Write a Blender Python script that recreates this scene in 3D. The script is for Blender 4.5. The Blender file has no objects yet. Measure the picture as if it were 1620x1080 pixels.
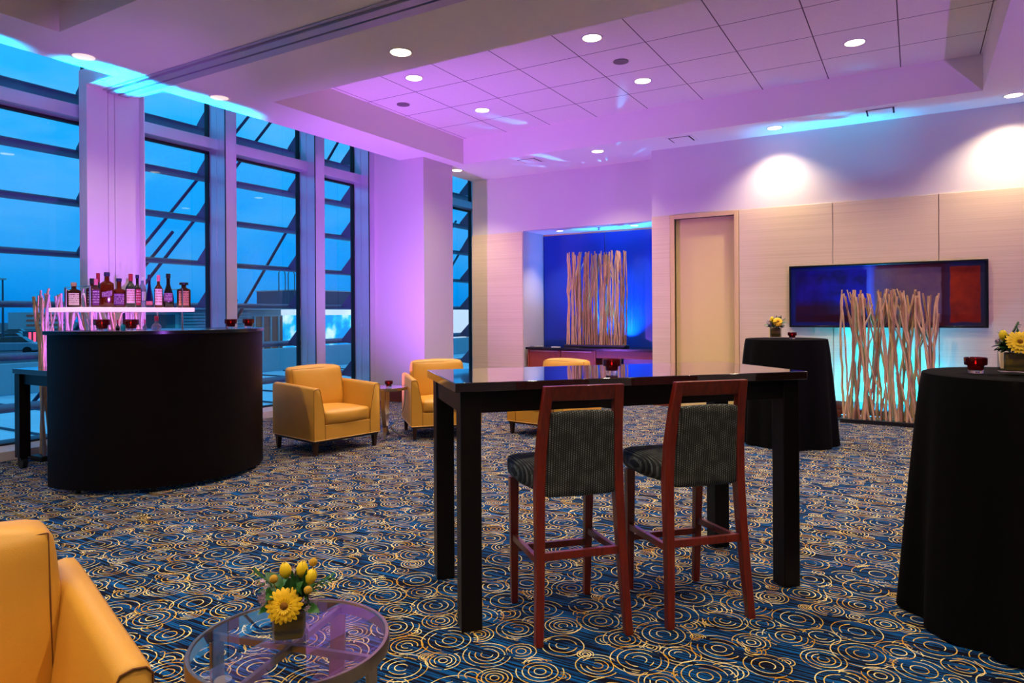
import bpy, bmesh, math, random
from mathutils import Vector, Matrix, noise

# ------------------------------------------------------------------ scene, camera, world, exposure
S = bpy.context.scene
COL = S.collection
PI = math.pi
CAM_H = 1.36
TH = math.atan(638 / 1080.0)
ROLL = math.radians(0.35)
fw = Vector((-math.sin(TH), math.cos(TH), 0))
r0 = Vector((math.cos(TH), math.sin(TH), 0))
up = Vector((0, 0, 1))
rr = r0 * math.cos(ROLL) - up * math.sin(ROLL)
uu = up * math.cos(ROLL) + r0 * math.sin(ROLL)
cd = bpy.data.cameras.new('camera')
cam = bpy.data.objects.new('camera', cd)
COL.objects.link(cam)
M3 = Matrix((rr, uu, -fw)).transposed()
cam.matrix_world = Matrix.Translation((0, 0, CAM_H)) @ M3.to_4x4()
cd.sensor_width = 36
cd.lens = 24
cd.shift_y = -43 / 1620
cd.clip_end = 600
S.camera = cam

S.view_settings.view_transform = 'Standard'
S.view_settings.look = 'None'
S.view_settings.gamma = 1
S.view_settings.use_curve_mapping = False
S.view_settings.exposure = 0.2


def lin(c):
    return c / 12.92 if c <= 0.04045 else ((c + 0.055) / 1.055) ** 2.4


def rgb(r, g, b):
    return (lin(r / 255), lin(g / 255), lin(b / 255), 1)


# dusk sky: bright cyan near the horizon, paler with soft cloud higher up
W = bpy.data.worlds.new('dusk_sky')
S.world = W
W.use_nodes = True
nt = W.node_tree
for n in list(nt.nodes):
    nt.nodes.remove(n)


class NT:
    def __init__(s, tree):
        s.t = tree

    def n(s, typ, **kw):
        nd = s.t.nodes.new(typ)
        ins = kw.pop('ins', {})
        for k, v in kw.items():
            setattr(nd, k, v)
        for k, v in ins.items():
            if isinstance(v, bpy.types.NodeSocket):
                s.t.links.new(v, nd.inputs[k])
            else:
                nd.inputs[k].default_value = v
        return nd

    def m(s, op, a, b=None, c=None, clamp=False):
        nd = s.t.nodes.new('ShaderNodeMath')
        nd.operation = op
        nd.use_clamp = clamp
        for i, v in enumerate((a, b, c)):
            if v is None:
                continue
            if isinstance(v, bpy.types.NodeSocket):
                s.t.links.new(v, nd.inputs[i])
            else:
                nd.inputs[i].default_value = v
        return nd.outputs[0]

    def mix(s, f, a, b):
        nd = s.t.nodes.new('ShaderNodeMix')
        nd.data_type = 'RGBA'
        for i, v in ((0, f), (6, a), (7, b)):
            if isinstance(v, bpy.types.NodeSocket):
                s.t.links.new(v, nd.inputs[i])
            else:
                nd.inputs[i].default_value = v
        return nd.outputs[2]

    def ramp(s, f, stops, interp='LINEAR'):
        nd = s.t.nodes.new('ShaderNodeValToRGB')
        nd.color_ramp.interpolation = interp
        e = nd.color_ramp.elements
        while len(e) > 1:
            e.remove(e[-1])
        e[0].position, e[0].color = stops[0]
        for p, c in stops[1:]:
            k = e.new(p)
            k.color = c
        s.t.links.new(f, nd.inputs[0])
        return nd.outputs[0]

    def link(s, a, b):
        s.t.links.new(a, b)


w = NT(nt)
tc = w.n('ShaderNodeTexCoord')
sx = w.n('ShaderNodeSeparateXYZ', ins={0: tc.outputs['Generated']})
grad = w.ramp(sx.outputs[2], [(0.0, rgb(2, 120, 205)), (0.04, rgb(0, 140, 222)), (0.15, rgb(0, 152, 235)), (0.3, rgb(38, 172, 243)), (0.55, rgb(80, 190, 245)), (1.0, rgb(60, 130, 200))])
mp = w.n('ShaderNodeMapping', ins={0: tc.outputs['Generated'], 3: (1, 1, 3.2)})
nz = w.n('ShaderNodeTexNoise', ins={'Vector': mp.outputs[0], 'Scale': 3.0, 'Detail': 5, 'Roughness': 0.55})
cl = w.ramp(nz.outputs[0], [(0.46, (0, 0, 0, 1)), (0.72, (1, 1, 1, 1))])
hz = w.ramp(sx.outputs[2], [(0.02, (0, 0, 0, 1)), (0.2, (1, 1, 1, 1))])
cm = w.m('MULTIPLY', w.m('MULTIPLY', cl, hz), 0.62)
skyc = w.mix(cm, grad, rgb(120, 190, 240))
bgn = w.n('ShaderNodeBackground', ins={0: skyc, 1: 1.07})
wo = w.n('ShaderNodeOutputWorld', ins={0: bgn.outputs[0]})

# ------------------------------------------------------------------ light builders


def aim(o, target):
    d = Vector(target) - o.location
    o.rotation_euler = d.to_track_quat('-Z', 'Y').to_euler()


def spot(loc, target, watts, color, angle=90, blend=0.6, size=0.05, name='spot_lamp'):
    l = bpy.data.lights.new(name, 'SPOT')
    l.energy = watts
    l.color = color[:3]
    l.spot_size = math.radians(angle)
    l.spot_blend = blend
    l.shadow_soft_size = size
    o = bpy.data.objects.new(name, l)
    o.location = loc
    COL.objects.link(o)
    aim(o, target)
    return o


def area(loc, target, watts, color, sx_, sy_, spread=180, rotz=None, name='led_bar'):
    l = bpy.data.lights.new(name, 'AREA')
    l.shape = 'RECTANGLE'
    l.size = sx_
    l.size_y = sy_
    l.energy = watts
    l.color = color[:3]
    l.spread = math.radians(spread)
    o = bpy.data.objects.new(name, l)
    o.location = loc
    COL.objects.link(o)
    if rotz is None:
        aim(o, target)
    else:
        o.rotation_euler = (PI, 0, rotz)
    return o


WARM = (1.0, 0.82, 0.58)
VIOLET = (0.44, 0.13, 1.0)
CYAN = (0.0, 0.45, 1.0)
BLUE = (0.02, 0.12, 1.0)
ZL, ZH = 3.776, 4.18          # low ceiling, tray ceiling
# downlights: (x, y, z, watts, cone)
CANS = [(-5.12, 6.41, ZH, 90, 120), (-5.13, 7.91, ZH, 90, 120), (-2.83, 6.43, ZH, 100, 120), (-2.83, 7.94, ZH, 100, 120),
        (-0.53, 7.98, ZH, 100, 120), (-0.53, 6.43, ZH, 100, 120),
        (-4.06, 4.89, ZL, 100, 120), (-6.61, 4.86, ZL, 24, 120), (-6.63, 3.44, ZL, 24, 120), (-1.5, 4.89, ZL, 90, 120), (1.1, 4.89, ZL, 90, 120)]
WASH = [(-6.59, 9.37, ZL, 130, 110), (-4.05, 9.39, ZL, 110, 110), (-1.57, 9.43, ZL, 100, 118), (0.96, 9.43, ZL, 125, 122)]
REAR = [(-4.8, 1.8, ZH, 110, 120), (-2.5, 1.8, ZH, 110, 120), (-0.2, 1.8, ZH, 110, 120), (2.2, 2.0, ZL, 100, 120), (2.2, 6.5, ZL, 100, 120), (-2.6, -0.9, ZH, 110, 120),
        (-0.2, -0.6, ZH, 110, 120), (-4.8, -0.6, ZH, 110, 120)]
for (x, y, z, wt, cone) in CANS + REAR:
    spot((x, y, z - 0.03), (x, y, 0), wt * 2.0, WARM, cone, 0.9, 0.06, 'downlight_lamp')
for (x, y, z, wt, cone) in WASH:
    spot((x, y, z - 0.03), (x, y + 0.12, 0), wt * 1.3, WARM, cone, 1.0, 0.04, 'washer_lamp')
# violet stage light by the camera, one behind an armchair, then added unseen fills
spot((2.3, -0.45, 0.55), (-7.4, 4.40, 3.0), 2300, VIOLET, 18, 0.6, 0.05, 'violet_stage_lamp')
spot((-6.05, 5.55, 0.14), (-5.5, 9.0, 3.9), 900, VIOLET, 110, 1.0, 0.05, 'violet_floor_spot')
spot((3.9, 4.6, 0.14), (-1.5, 9.6, 3.9), 520, VIOLET, 80, 1.0, 0.05, 'violet_floor_spot')  # unseen light added out of frame to tint the upper art wall
spot((-6.3, 3.35, 0.95), (-5.6, 3.6, 3.776), 30, VIOLET, 150, 1.0, 0.05, 'violet_bar_fill')  # added without a fixture, tints the ceiling above the bar
spot((-6.15, 3.75, 1.08), (-7.2, 3.85, 1.25), 120, VIOLET, 120, 0.8, 0.04, 'violet_bar_fill')  # added without a fixture, brightens the branch screen behind the bar
# cyan led bars on the floor behind the branch screens and at the window
area((-6.97, 3.92, 0.93), None, 55, CYAN, 0.04, 0.7, 15, 0, 'cyan_led_bar')
area((-7.08, 2.3, 0.07), None, 50, CYAN, 0.04, 1.2, 12, 0, 'cyan_led_bar')  # unseen, added to carry the cyan ceiling strip further left
area((-7.08, 5.0, 0.07), None, 40, CYAN, 0.04, 0.8, 14, 0, 'cyan_led_bar')  # unseen, added to lengthen the cyan ceiling strip past the bar
area((-0.28, 9.56, 0.10), (-0.28, 9.80, 0.55), 42, CYAN, 0.9, 0.04, 120, None, 'cyan_led_bar')
spot((-0.45, 9.57, 0.12), (-0.95, 9.72, 3.776), 1000, (0.0, 0.45, 1.0), 36, 1.0, 0.03, 'cyan_led_bar')
spot((-4.25, 10.82, 0.86), (-4.15, 11.1, 1.35), 150, CYAN, 80, 1.0, 0.02, 'cyan_puck_lamp')
spot((-4.45, 10.90, 0.84), (-4.30, 9.80, 3.776), 650, (0.0, 0.4, 1.0), 58, 0.7, 0.006, 'cyan_puck_lamp')
area((-4.6, 10.85, 0.85), None, 40, (0.02, 0.2, 1.0), 0.9, 0.05, 120, 0, 'blue_led_bar')


# ------------------------------------------------------------------ materials
def new_mat(name):
    m = bpy.data.materials.new(name)
    m.use_nodes = True
    t = m.node_tree
    for n in list(t.nodes):
        t.nodes.remove(n)
    k = NT(t)
    out = k.n('ShaderNodeOutputMaterial')
    return m, k, out


def pbr(name, col, rough=0.5, metal=0.0, spec=0.5, noise_amt=0.0, nscale=40, bump=0.0, bscale=200, trans=0.0, ior=1.45,
        emis=None, estr=0.0, stretch=(1, 1, 1), coat=0.0, sheen=0.0, col2=None, alpha=1.0):
    m, k, out = new_mat(name)
    p = k.n('ShaderNodeBsdfPrincipled', ins={'Base Color': col, 'Roughness': rough, 'Metallic': metal, 'IOR': ior})
    p.inputs['Specular IOR Level'].default_value = spec
    p.inputs['Transmission Weight'].default_value = trans
    p.inputs['Coat Weight'].default_value = coat
    p.inputs['Sheen Weight'].default_value = sheen
    p.inputs['Alpha'].default_value = alpha
    if emis:
        p.inputs['Emission Color'].default_value = emis
        p.inputs['Emission Strength'].default_value = estr
    if noise_amt or bump:
        tc = k.n('ShaderNodeTexCoord')
        mp = k.n('ShaderNodeMapping', ins={0: tc.outputs['Object'], 3: stretch})
        if noise_amt:
            nz = k.n('ShaderNodeTexNoise', ins={'Vector': mp.outputs[0], 'Scale': nscale, 'Detail': 4})
            f = k.ramp(nz.outputs[0], [(0.3, (0, 0, 0, 1)), (0.7, (1, 1, 1, 1))])
            c2 = col2 or tuple(c * (1 - noise_amt) for c in col[:3]) + (1,)
            k.link(k.mix(f, c2, col), p.inputs['Base Color'])
        if bump:
            nb = k.n('ShaderNodeTexNoise', ins={'Vector': mp.outputs[0], 'Scale': bscale, 'Detail': 3})
            b = k.n('ShaderNodeBump', ins={'Strength': bump, 'Distance': 0.002, 'Height': nb.outputs[0]})
            k.link(b.outputs[0], p.inputs['Normal'])
    k.link(p.outputs[0], out.inputs[0])
    return m


def clear_glass(name, tint, refl=1.0, rough=0.0, density=1.0):
    """architectural sheet: see-through with Fresnel reflection"""
    m, k, out = new_mat(name)
    fr = k.n('ShaderNodeFresnel', ins={0: 1.5})
    gm = k.n('ShaderNodeNewGeometry')
    f = k.m('MULTIPLY', k.m('MULTIPLY', fr.outputs[0], refl, clamp=True), k.m('SUBTRACT', 1.0, gm.outputs['Backfacing']))
    tr = k.n('ShaderNodeBsdfTransparent', ins={0: tint})
    gl = k.n('ShaderNodeBsdfGlossy', ins={0: (1, 1, 1, 1), 'Roughness': rough})
    mx = k.n('ShaderNodeMixShader', ins={0: f, 1: tr.outputs[0], 2: gl.outputs[0]})
    k.link(mx.outputs[0], out.inputs[0])
    return m


M = {}
M['plaster'] = pbr('plaster', rgb(214, 204, 200), 0.75, bump=0.05, bscale=300)
M['ceil'] = pbr('ceiling_paint', rgb(238, 228, 220), 0.85)
M['kerb'] = pbr('sill_paint', rgb(190, 180, 190), 0.5)
M['mullion'] = pbr('mullion_metal', rgb(215, 212, 222), 0.33, metal=0.6, noise_amt=0.04, nscale=8, stretch=(1, 1, 0.05))
M['gasket'] = pbr('gasket_black', rgb(12, 12, 18), 0.5)
M['louver'] = pbr('louver_metal', rgb(84, 92, 128), 0.5, metal=0.3)
M['rod'] = pbr('rod_metal', rgb(46, 58, 96), 0.5, metal=0.3)
M['basewood'] = pbr('baseboard_wood', rgb(112, 46, 28), 0.35, noise_amt=0.35, nscale=12, stretch=(0.3, 1, 8))
M['credwood'] = pbr('credenza_wood', rgb(158, 66, 24), 0.35, noise_amt=0.3, nscale=10, stretch=(8, 1, 0.4))
M['blacktop'] = pbr('black_laminate', rgb(16, 14, 16), 0.18)
M['darkwood'] = pbr('espresso_wood', rgb(14, 8, 8), 0.4, spec=0.3, noise_amt=0.3, nscale=30, stretch=(1, 1, 0.1))
M['tabletop'] = pbr('espresso_polished', rgb(34, 20, 18), 0.07, spec=0.9, coat=0.8)
M['cherry'] = pbr('cherry_wood', rgb(126, 31, 11), 0.3, noise_amt=0.45, nscale=22, stretch=(3, 3, 0.3), coat=0.3)
M['chairleg'] = pbr('walnut_leg', rgb(48, 22, 14), 0.35)
M['leather'] = pbr('yellow_leather', rgb(208, 151, 54), 0.42, noise_amt=0.05, nscale=6, bump=0.35, bscale=420)
M['piping'] = pbr('leather_piping', rgb(226, 178, 104), 0.45)
M['stitch'] = pbr('dark_seam', rgb(104, 58, 20), 0.7)
M['barblack'] = pbr('bar_laminate', rgb(10, 4, 5), 0.5, spec=0.15)
M['cloth'] = pbr('black_tablecloth', rgb(8, 6, 7), 0.95, spec=0.1, bump=0.2, bscale=500)
M['chrome'] = pbr('chrome', rgb(200, 200, 205), 0.15, metal=1)
M['nickel'] = pbr('brushed_nickel', rgb(176, 160, 138), 0.28, metal=1, noise_amt=0.1, nscale=60)
M['acrylic'] = pbr('white_acrylic_lit', rgb(235, 225, 235), 0.3, emis=rgb(255, 200, 235), estr=0.6)
M['can_lit'] = pbr('downlight_glow', rgb(255, 245, 225), 0.5, emis=rgb(255, 238, 205), estr=6)
M['can_dim'] = pbr('downlight_glow_dim', rgb(255, 245, 225), 0.5, emis=rgb(255, 232, 196), estr=0.75)
M['can_trim'] = pbr('downlight_trim', rgb(225, 215, 205), 0.5)
M['speaker'] = pbr('speaker_grille', rgb(120, 106, 106), 0.8)
M['ventdark'] = pbr('vent_slot', rgb(22, 16, 20), 0.8)
M['branch'] = pbr('driftwood', rgb(228, 182, 134), 0.75, noise_amt=0.4, nscale=9, stretch=(4, 4, 0.8), bump=0.5, bscale=60)
M['branch2'] = pbr('driftwood_dark', rgb(186, 134, 98), 0.8, noise_amt=0.45, nscale=9, stretch=(4, 4, 0.8), bump=0.5, bscale=60)
M['branchw'] = pbr('driftwood_pale', rgb(206, 180, 168), 0.75, noise_amt=0.3, nscale=9, stretch=(4, 4, 0.8), bump=0.5, bscale=60)
M['board'] = pbr('black_board', rgb(14, 12, 16), 0.4)
M['redglass'] = pbr('red_glass', rgb(120, 8, 24), 0.06, trans=0.7, spec=0.8)
M['clearbase'] = pbr('clear_glass_base', rgb(225, 215, 220), 0.05, trans=0.9)
M['vaseglass'] = clear_glass('vase_glass', (0.93, 0.95, 0.93, 1), 1.6)
M['tableglass'] = clear_glass('table_glass', (0.92, 0.93, 0.96, 1), 1.5)
M['pane'] = clear_glass('window_glass', (0.97, 0.985, 1.0, 1), 1.0)
M['wax'] = pbr('candle_wax', rgb(240, 225, 200), 0.5)
M['flame'] = pbr('flame', rgb(255, 200, 120), 0.5, emis=rgb(255, 190, 110), estr=14)
M['petal'] = pbr('yellow_petal', rgb(250, 200, 22), 0.55, noise_amt=0.2, nscale=60)
M['bud'] = pbr('yellow_bud', rgb(244, 208, 30), 0.5)
M['gcenter'] = pbr('gerbera_center', rgb(150, 96, 20), 0.9, bump=1.0, bscale=900)
M['billy'] = pbr('billy_button', rgb(196, 150, 40), 0.9, bump=1.0, bscale=900)
M['lilac'] = pbr('lilac_blossom', rgb(176, 150, 174), 0.8)
M['leaf'] = pbr('green_leaf', rgb(40, 92, 34), 0.45, noise_amt=0.4, nscale=30)
M['leafdark'] = pbr('dark_leaf', rgb(22, 48, 22), 0.5)
M['wrap'] = pbr('leaf_wrap', rgb(156, 122, 40), 0.4, noise_amt=0.75, nscale=4, stretch=(0.5, 0.5, 12), col2=rgb(40, 40, 14))
M['paper'] = pbr('white_card', rgb(220, 215, 215), 0.6)
M['doorpaint'] = pbr('door_paint', rgb(232, 205, 132), 0.6)
M['casing'] = pbr('door_casing', rgb(222, 186, 130), 0.5)
M['bluepanel'] = pbr('blue_lacquer', rgb(20, 52, 150), 0.25, spec=0.5)
M['seam'] = pbr('seam_shadow', rgb(110, 80, 50), 0.7)
M['led'] = pbr('led_fixture', rgb(18, 18, 22), 0.4)
M['ledglow'] = pbr('cyan_led_glow', rgb(0, 120, 255), 0.4, emis=rgb(40, 190, 255), estr=3)
M['ledviolet'] = pbr('violet_led_glow', rgb(120, 40, 255), 0.4, emis=rgb(150, 60, 255), estr=3)
M['frame'] = pbr('picture_frame', rgb(12, 12, 16), 0.25)


def m_carpet():
    m, k, out = new_mat('carpet_circles')
    tc = k.n('ShaderNodeTexCoord')
    P = tc.outputs['Object']
    # slight fibre wobble
    nz = k.n('ShaderNodeTexNoise', ins={'Vector': P, 'Scale': 90, 'Detail': 2})
    wob = k.n('ShaderNodeVectorMath', operation='SCALE', ins={0: nz.outputs['Color'], 'Scale': 0.004})
    nw = k.n('ShaderNodeTexNoise', ins={'Vector': P, 'Scale': 9, 'Detail': 1})
    wob2 = k.n('ShaderNodeVectorMath', operation='SCALE', ins={0: nw.outputs['Color'], 'Scale': 0.006})
    V0 = k.n('ShaderNodeVectorMath', operation='ADD', ins={0: P, 1: wob.outputs[0]})
    V = k.n('ShaderNodeVectorMath', operation='ADD', ins={0: V0.outputs[0], 1: wob2.outputs[0]}).outputs[0]
    # blue streaks running along X
    sm = k.n('ShaderNodeMapping', ins={0: V, 2: (0, 0, 0.05), 3: (1.6, 42, 1)})
    sn = k.n('ShaderNodeTexNoise', ins={'Vector': sm.outputs[0], 'Scale': 1.6, 'Detail': 2.5, 'Roughness': 0.6})
    sf = k.ramp(sn.outputs[0], [(0.53, (0, 0, 0, 1)), (0.58, (1, 1, 1, 1))])
    sm2 = k.n('ShaderNodeMapping', ins={0: V, 1: (3, 7, 0), 2: (0, 0, -0.03), 3: (1.4, 60, 1)})
    sn2 = k.n('ShaderNodeTexNoise', ins={'Vector': sm2.outputs[0], 'Scale': 1.6, 'Detail': 2})
    sf2 = k.ramp(sn2.outputs[0], [(0.53, (0, 0, 0, 1)), (0.58, (1, 1, 1, 1))])
    c = k.mix(sf, rgb(12, 11, 28), rgb(3, 60, 116))
    c = k.mix(k.m('MULTIPLY', sf2, 0.85), c, rgb(4, 88, 158))
    total = None
    cover = None
    for i, (cell, off, rmin, rmax, lw, rand) in enumerate([(0.25, (0, 0, 0), 0.34, 0.48, 0.0021, 0.32), (0.25, (0.125, 0.125, 0), 0.24, 0.36, 0.0021, 0.32),
                                                          (0.177, (0.0885, 0.01, 0), 0.16, 0.28, 0.0020, 0.35)]):
        mp = k.n('ShaderNodeMapping', ins={0: V, 1: tuple(o / 1.0 for o in off), 3: (1, 1, 0)})
        vo = k.n('ShaderNodeTexVoronoi', voronoi_dimensions='2D', feature='F1', ins={'Vector': mp.outputs[0], 'Scale': 1 / cell, 'Randomness': rand})
        cs = k.n('ShaderNodeSeparateColor', ins={0: vo.outputs['Color']})
        D = k.m('MULTIPLY', vo.outputs['Distance'], 1.0)
        R = k.m('ADD', k.m('MULTIPLY', cs.outputs[0], rmax - rmin), rmin)
        q = k.m('DIVIDE', D, R)                          # 0..1 inside the disc
        nring = k.m('ADD', k.m('FLOOR', k.m('MULTIPLY', cs.outputs[1], 1.99)), 3 if i < 2 else 2)
        qq = k.m('MULTIPLY', q, nring)
        fr = k.m('ABSOLUTE', k.m('SUBTRACT', k.m('FRACT', k.m('ADD', qq, 0.5)), 0.5))   # 0 at integer rings
        dist = k.m('MULTIPLY', k.m('DIVIDE', fr, nring), k.m('MULTIPLY', R, cell))      # metres to ring
        line = k.m('LESS_THAN', dist, lw)
        inside = k.m('LESS_THAN', q, 1.06)
        notc = k.m('GREATER_THAN', qq, 0.5)
        # broken strokes
        bn = k.n('ShaderNodeTexNoise', ins={'Vector': mp.outputs[0], 'Scale': 14 + 3 * i, 'Detail': 0})
        br = k.m('GREATER_THAN', bn.outputs[0], 0.35)
        mk = k.m('MULTIPLY', k.m('MULTIPLY', line, inside), k.m('MULTIPLY', notc, br))
        disc = k.m('LESS_THAN', q, 0.86)
        if total is None:
            total, cover = mk, disc
        else:
            total = k.m('MAXIMUM', total, k.m('MULTIPLY', mk, k.m('SUBTRACT', 1.0, cover)))
            cover = k.m('MAXIMUM', cover, disc)
    gn = k.n('ShaderNodeTexNoise', ins={'Vector': P, 'Scale': 11, 'Detail': 2})
    gc = k.ramp(gn.outputs[0], [(0.36, rgb(200, 142, 34)), (0.48, rgb(226, 186, 88)), (0.58, rgb(244, 224, 158))])
    fn = k.n('ShaderNodeTexNoise', ins={'Vector': P, 'Scale': 260, 'Detail': 1})
    c = k.mix(total, c, gc)
    fl = k.ramp(fn.outputs[0], [(0.3, (0.55, 0.55, 0.55, 1)), (0.7, (1.15, 1.15, 1.15, 1))])
    mu = k.n('ShaderNodeMix', data_type='RGBA', blend_type='MULTIPLY')
    mu.inputs[0].default_value = 0.7
    k.link(c, mu.inputs[6])
    k.link(fl, mu.inputs[7])
    p = k.n('ShaderNodeBsdfPrincipled', ins={'Base Color': mu.outputs[2], 'Roughness': 0.95})
    p.inputs['Specular IOR Level'].default_value = 0.1
    b = k.n('ShaderNodeBump', ins={'Strength': 0.5, 'Distance': 0.004, 'Height': fn.outputs[0]})
    k.link(b.outputs[0], p.inputs['Normal'])
    k.link(p.outputs[0], out.inputs[0])
    return m


def m_tiles():
    m, k, out = new_mat('ceiling_tiles')
    tc = k.n('ShaderNodeTexCoord')
    s = k.n('ShaderNodeSeparateXYZ', ins={0: tc.outputs['Object']})
    res = None
    for ax, o, pitch in ((0, 0.13, 0.757), (1, -0.01, 0.757)):
        fr = k.m('FRACT', k.m('DIVIDE', k.m('ADD', s.outputs[ax], o + 40 * pitch), pitch))
        d = k.m('MULTIPLY', k.m('MINIMUM', fr, k.m('SUBTRACT', 1.0, fr)), pitch)
        l = k.m('LESS_THAN', d, 0.0055)
        res = l if res is None else k.m('MAXIMUM', res, l)
    nz = k.n('ShaderNodeTexNoise', ins={'Vector': tc.outputs['Object'], 'Scale': 220, 'Detail': 3})
    c0 = k.ramp(nz.outputs[0], [(0.3, rgb(226, 214, 204)), (0.6, rgb(240, 230, 220))])
    c = k.mix(res, c0, rgb(96, 78, 74))
    p = k.n('ShaderNodeBsdfPrincipled', ins={'Base Color': c, 'Roughness': 0.9})
    k.link(p.outputs[0], out.inputs[0])
    return m


def m_wallcover():
    m, k, out = new_mat('grass_wallcovering')
    tc = k.n('ShaderNodeTexCoord')
    mp = k.n('ShaderNodeMapping', ins={0: tc.outputs['Object'], 3: (0.25, 0.25, 90)})
    nz = k.n('ShaderNodeTexNoise', ins={'Vector': mp.outputs[0], 'Scale': 1.6, 'Detail': 3, 'Roughness': 0.65})
    c = k.ramp(nz.outputs[0], [(0.3, rgb(212, 186, 150)), (0.5, rgb(224, 198, 162)), (0.68, rgb(233, 209, 174))])
    mp2 = k.n('ShaderNodeMapping', ins={0: tc.outputs['Object'], 3: (1.2, 1.2, 200)})
    n2 = k.n('ShaderNodeTexNoise', ins={'Vector': mp2.outputs[0], 'Scale': 1.6, 'Detail': 2})
    b = k.n('ShaderNodeBump', ins={'Strength': 0.4, 'Distance': 0.002, 'Height': n2.outputs[0]})
    p = k.n('ShaderNodeBsdfPrincipled', ins={'Base Color': c, 'Roughness': 0.6, 'Normal': b.outputs[0]})
    k.link(p.outputs[0], out.inputs[0])
    return m


def m_stoolfabric(ax=2):
    m, k, out = new_mat('stool_fabric')
    tc = k.n('ShaderNodeTexCoord')
    s = k.n('ShaderNodeSeparateXYZ', ins={0: tc.outputs['Object']})
    fx = k.m('FRACT', k.m('MULTIPLY', s.outputs[0], 95))
    lx = k.m('LESS_THAN', k.m('ABSOLUTE', k.m('SUBTRACT', fx, 0.5)), 0.2)
    yz = s.outputs[ax]
    col = k.m('FLOOR', k.m('MULTIPLY', s.outputs[0], 95))
    fz = k.m('FRACT', k.m('ADD', k.m('MULTIPLY', yz, 130), k.m('MULTIPLY', col, 0.37)))
    lz = k.m('LESS_THAN', fz, 0.5)
    nz = k.n('ShaderNodeTexNoise', ins={'Vector': tc.outputs['Object'], 'Scale': 22, 'Detail': 1})
    a = k.ramp(nz.outputs[0], [(0.4, (0.35, 0.35, 0.35, 1)), (0.62, (1, 1, 1, 1))])
    c = k.mix(k.m('MULTIPLY', k.m('MULTIPLY', lx, lz), a), rgb(24, 26, 28), rgb(138, 146, 142))
    p = k.n('ShaderNodeBsdfPrincipled', ins={'Base Color': c, 'Roughness': 0.8})
    k.link(p.outputs[0], out.inputs[0])
    return m


def m_painting():
    m, k, out = new_mat('painted_canvas')
    tc = k.n('ShaderNodeTexCoord')
    P = tc.outputs['Object']
    nz = k.n('ShaderNodeTexNoise', ins={'Vector': P, 'Scale': 7, 'Detail': 4})
    wb = k.n('ShaderNodeVectorMath', operation='SCALE', ins={0: nz.outputs['Color'], 'Scale': 0.03})
    V = k.n('ShaderNodeVectorMath', operation='ADD', ins={0: P, 1: wb.outputs[0]})
    s = k.n('ShaderNodeSeparateXYZ', ins={0: V.outputs[0]})
    x, z = s.outputs[0], s.outputs[2]      # x 0..2.12 , z 0..0.75
    cl = k.n('ShaderNodeTexNoise', ins={'Vector': P, 'Scale': 2.6, 'Detail': 5, 'Roughness': 0.6})
    cf = cl.outputs[0]
    blue = k.ramp(cf, [(0.35, rgb(14, 2, 60)), (0.6, rgb(24, 8, 130))])
    plum = k.ramp(cf, [(0.35, rgb(30, 4, 44)), (0.6, rgb(44, 3, 36))])
    lf = k.ramp(z, [(0.26, (0, 0, 0, 1)), (0.36, (1, 1, 1, 1))])
    L = k.mix(lf, plum, blue)
    mid = k.ramp(cf, [(0.35, rgb(84, 54, 84)), (0.62, rgb(104, 72, 80))])
    red = k.ramp(cf, [(0.35, rgb(104, 20, 5)), (0.6, rgb(146, 36, 4))])
    bd = k.ramp(x, [(0.0, rgb(30, 50, 160)), (0.9 / 2.2, rgb(96, 100, 220)), (1.02 / 2.2, rgb(120, 60, 90)), (1.7 / 2.2, rgb(90, 20, 30)), (1.84 / 2.2, rgb(70, 60, 120)), (1.0, rgb(90, 60, 70))])

    def box(x0, x1, z0, z1, e=0.02):
        def st(v, a, b):
            nd = k.n('ShaderNodeMapRange', interpolation_type='SMOOTHSTEP', ins={0: v, 1: a, 2: b})
            return nd.outputs[0]
        return k.m('MULTIPLY', k.m('MULTIPLY', st(x, x0, x0 + e), st(x, x1 + e, x1)), k.m('MULTIPLY', st(z, z0, z0 + e), st(z, z1 + e, z1)))
    # map range x drives
    xr = k.m('DIVIDE', x, 2.2)
    bd2 = k.ramp(xr, [(0.0, rgb(14, 24, 96)), (0.39, rgb(20, 20, 110)), (0.43, rgb(70, 76, 170)), (0.47, rgb(84, 30, 50)), (0.78, rgb(60, 12, 20)), (0.84, rgb(34, 34, 70)), (1.0, rgb(34, 34, 40))])
    c = k.mix(box(0.06, 0.90, 0.05, 0.72), bd2, L)
    c = k.mix(box(0.99, 1.70, 0.05, 0.72), c, mid)
    c = k.mix(box(1.79, 2.09, 0.05, 0.72), c, red)
    b = k.n('ShaderNodeBump', ins={'Strength': 0.3, 'Distance': 0.003, 'Height': cf})
    p = k.n('ShaderNodeBsdfPrincipled', ins={'Base Color': c, 'Roughness': 0.6, 'Normal': b.outputs[0], 'Specular IOR Level': 0.15})
    k.link(p.outputs[0], out.inputs[0])
    return m


M['carpet'] = m_carpet()
M['tiles'] = m_tiles()
M['wallcover'] = m_wallcover()
M['fabric'] = m_stoolfabric(2)
M['fabric_seat'] = m_stoolfabric(1)
M['painting'] = m_painting()


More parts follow.
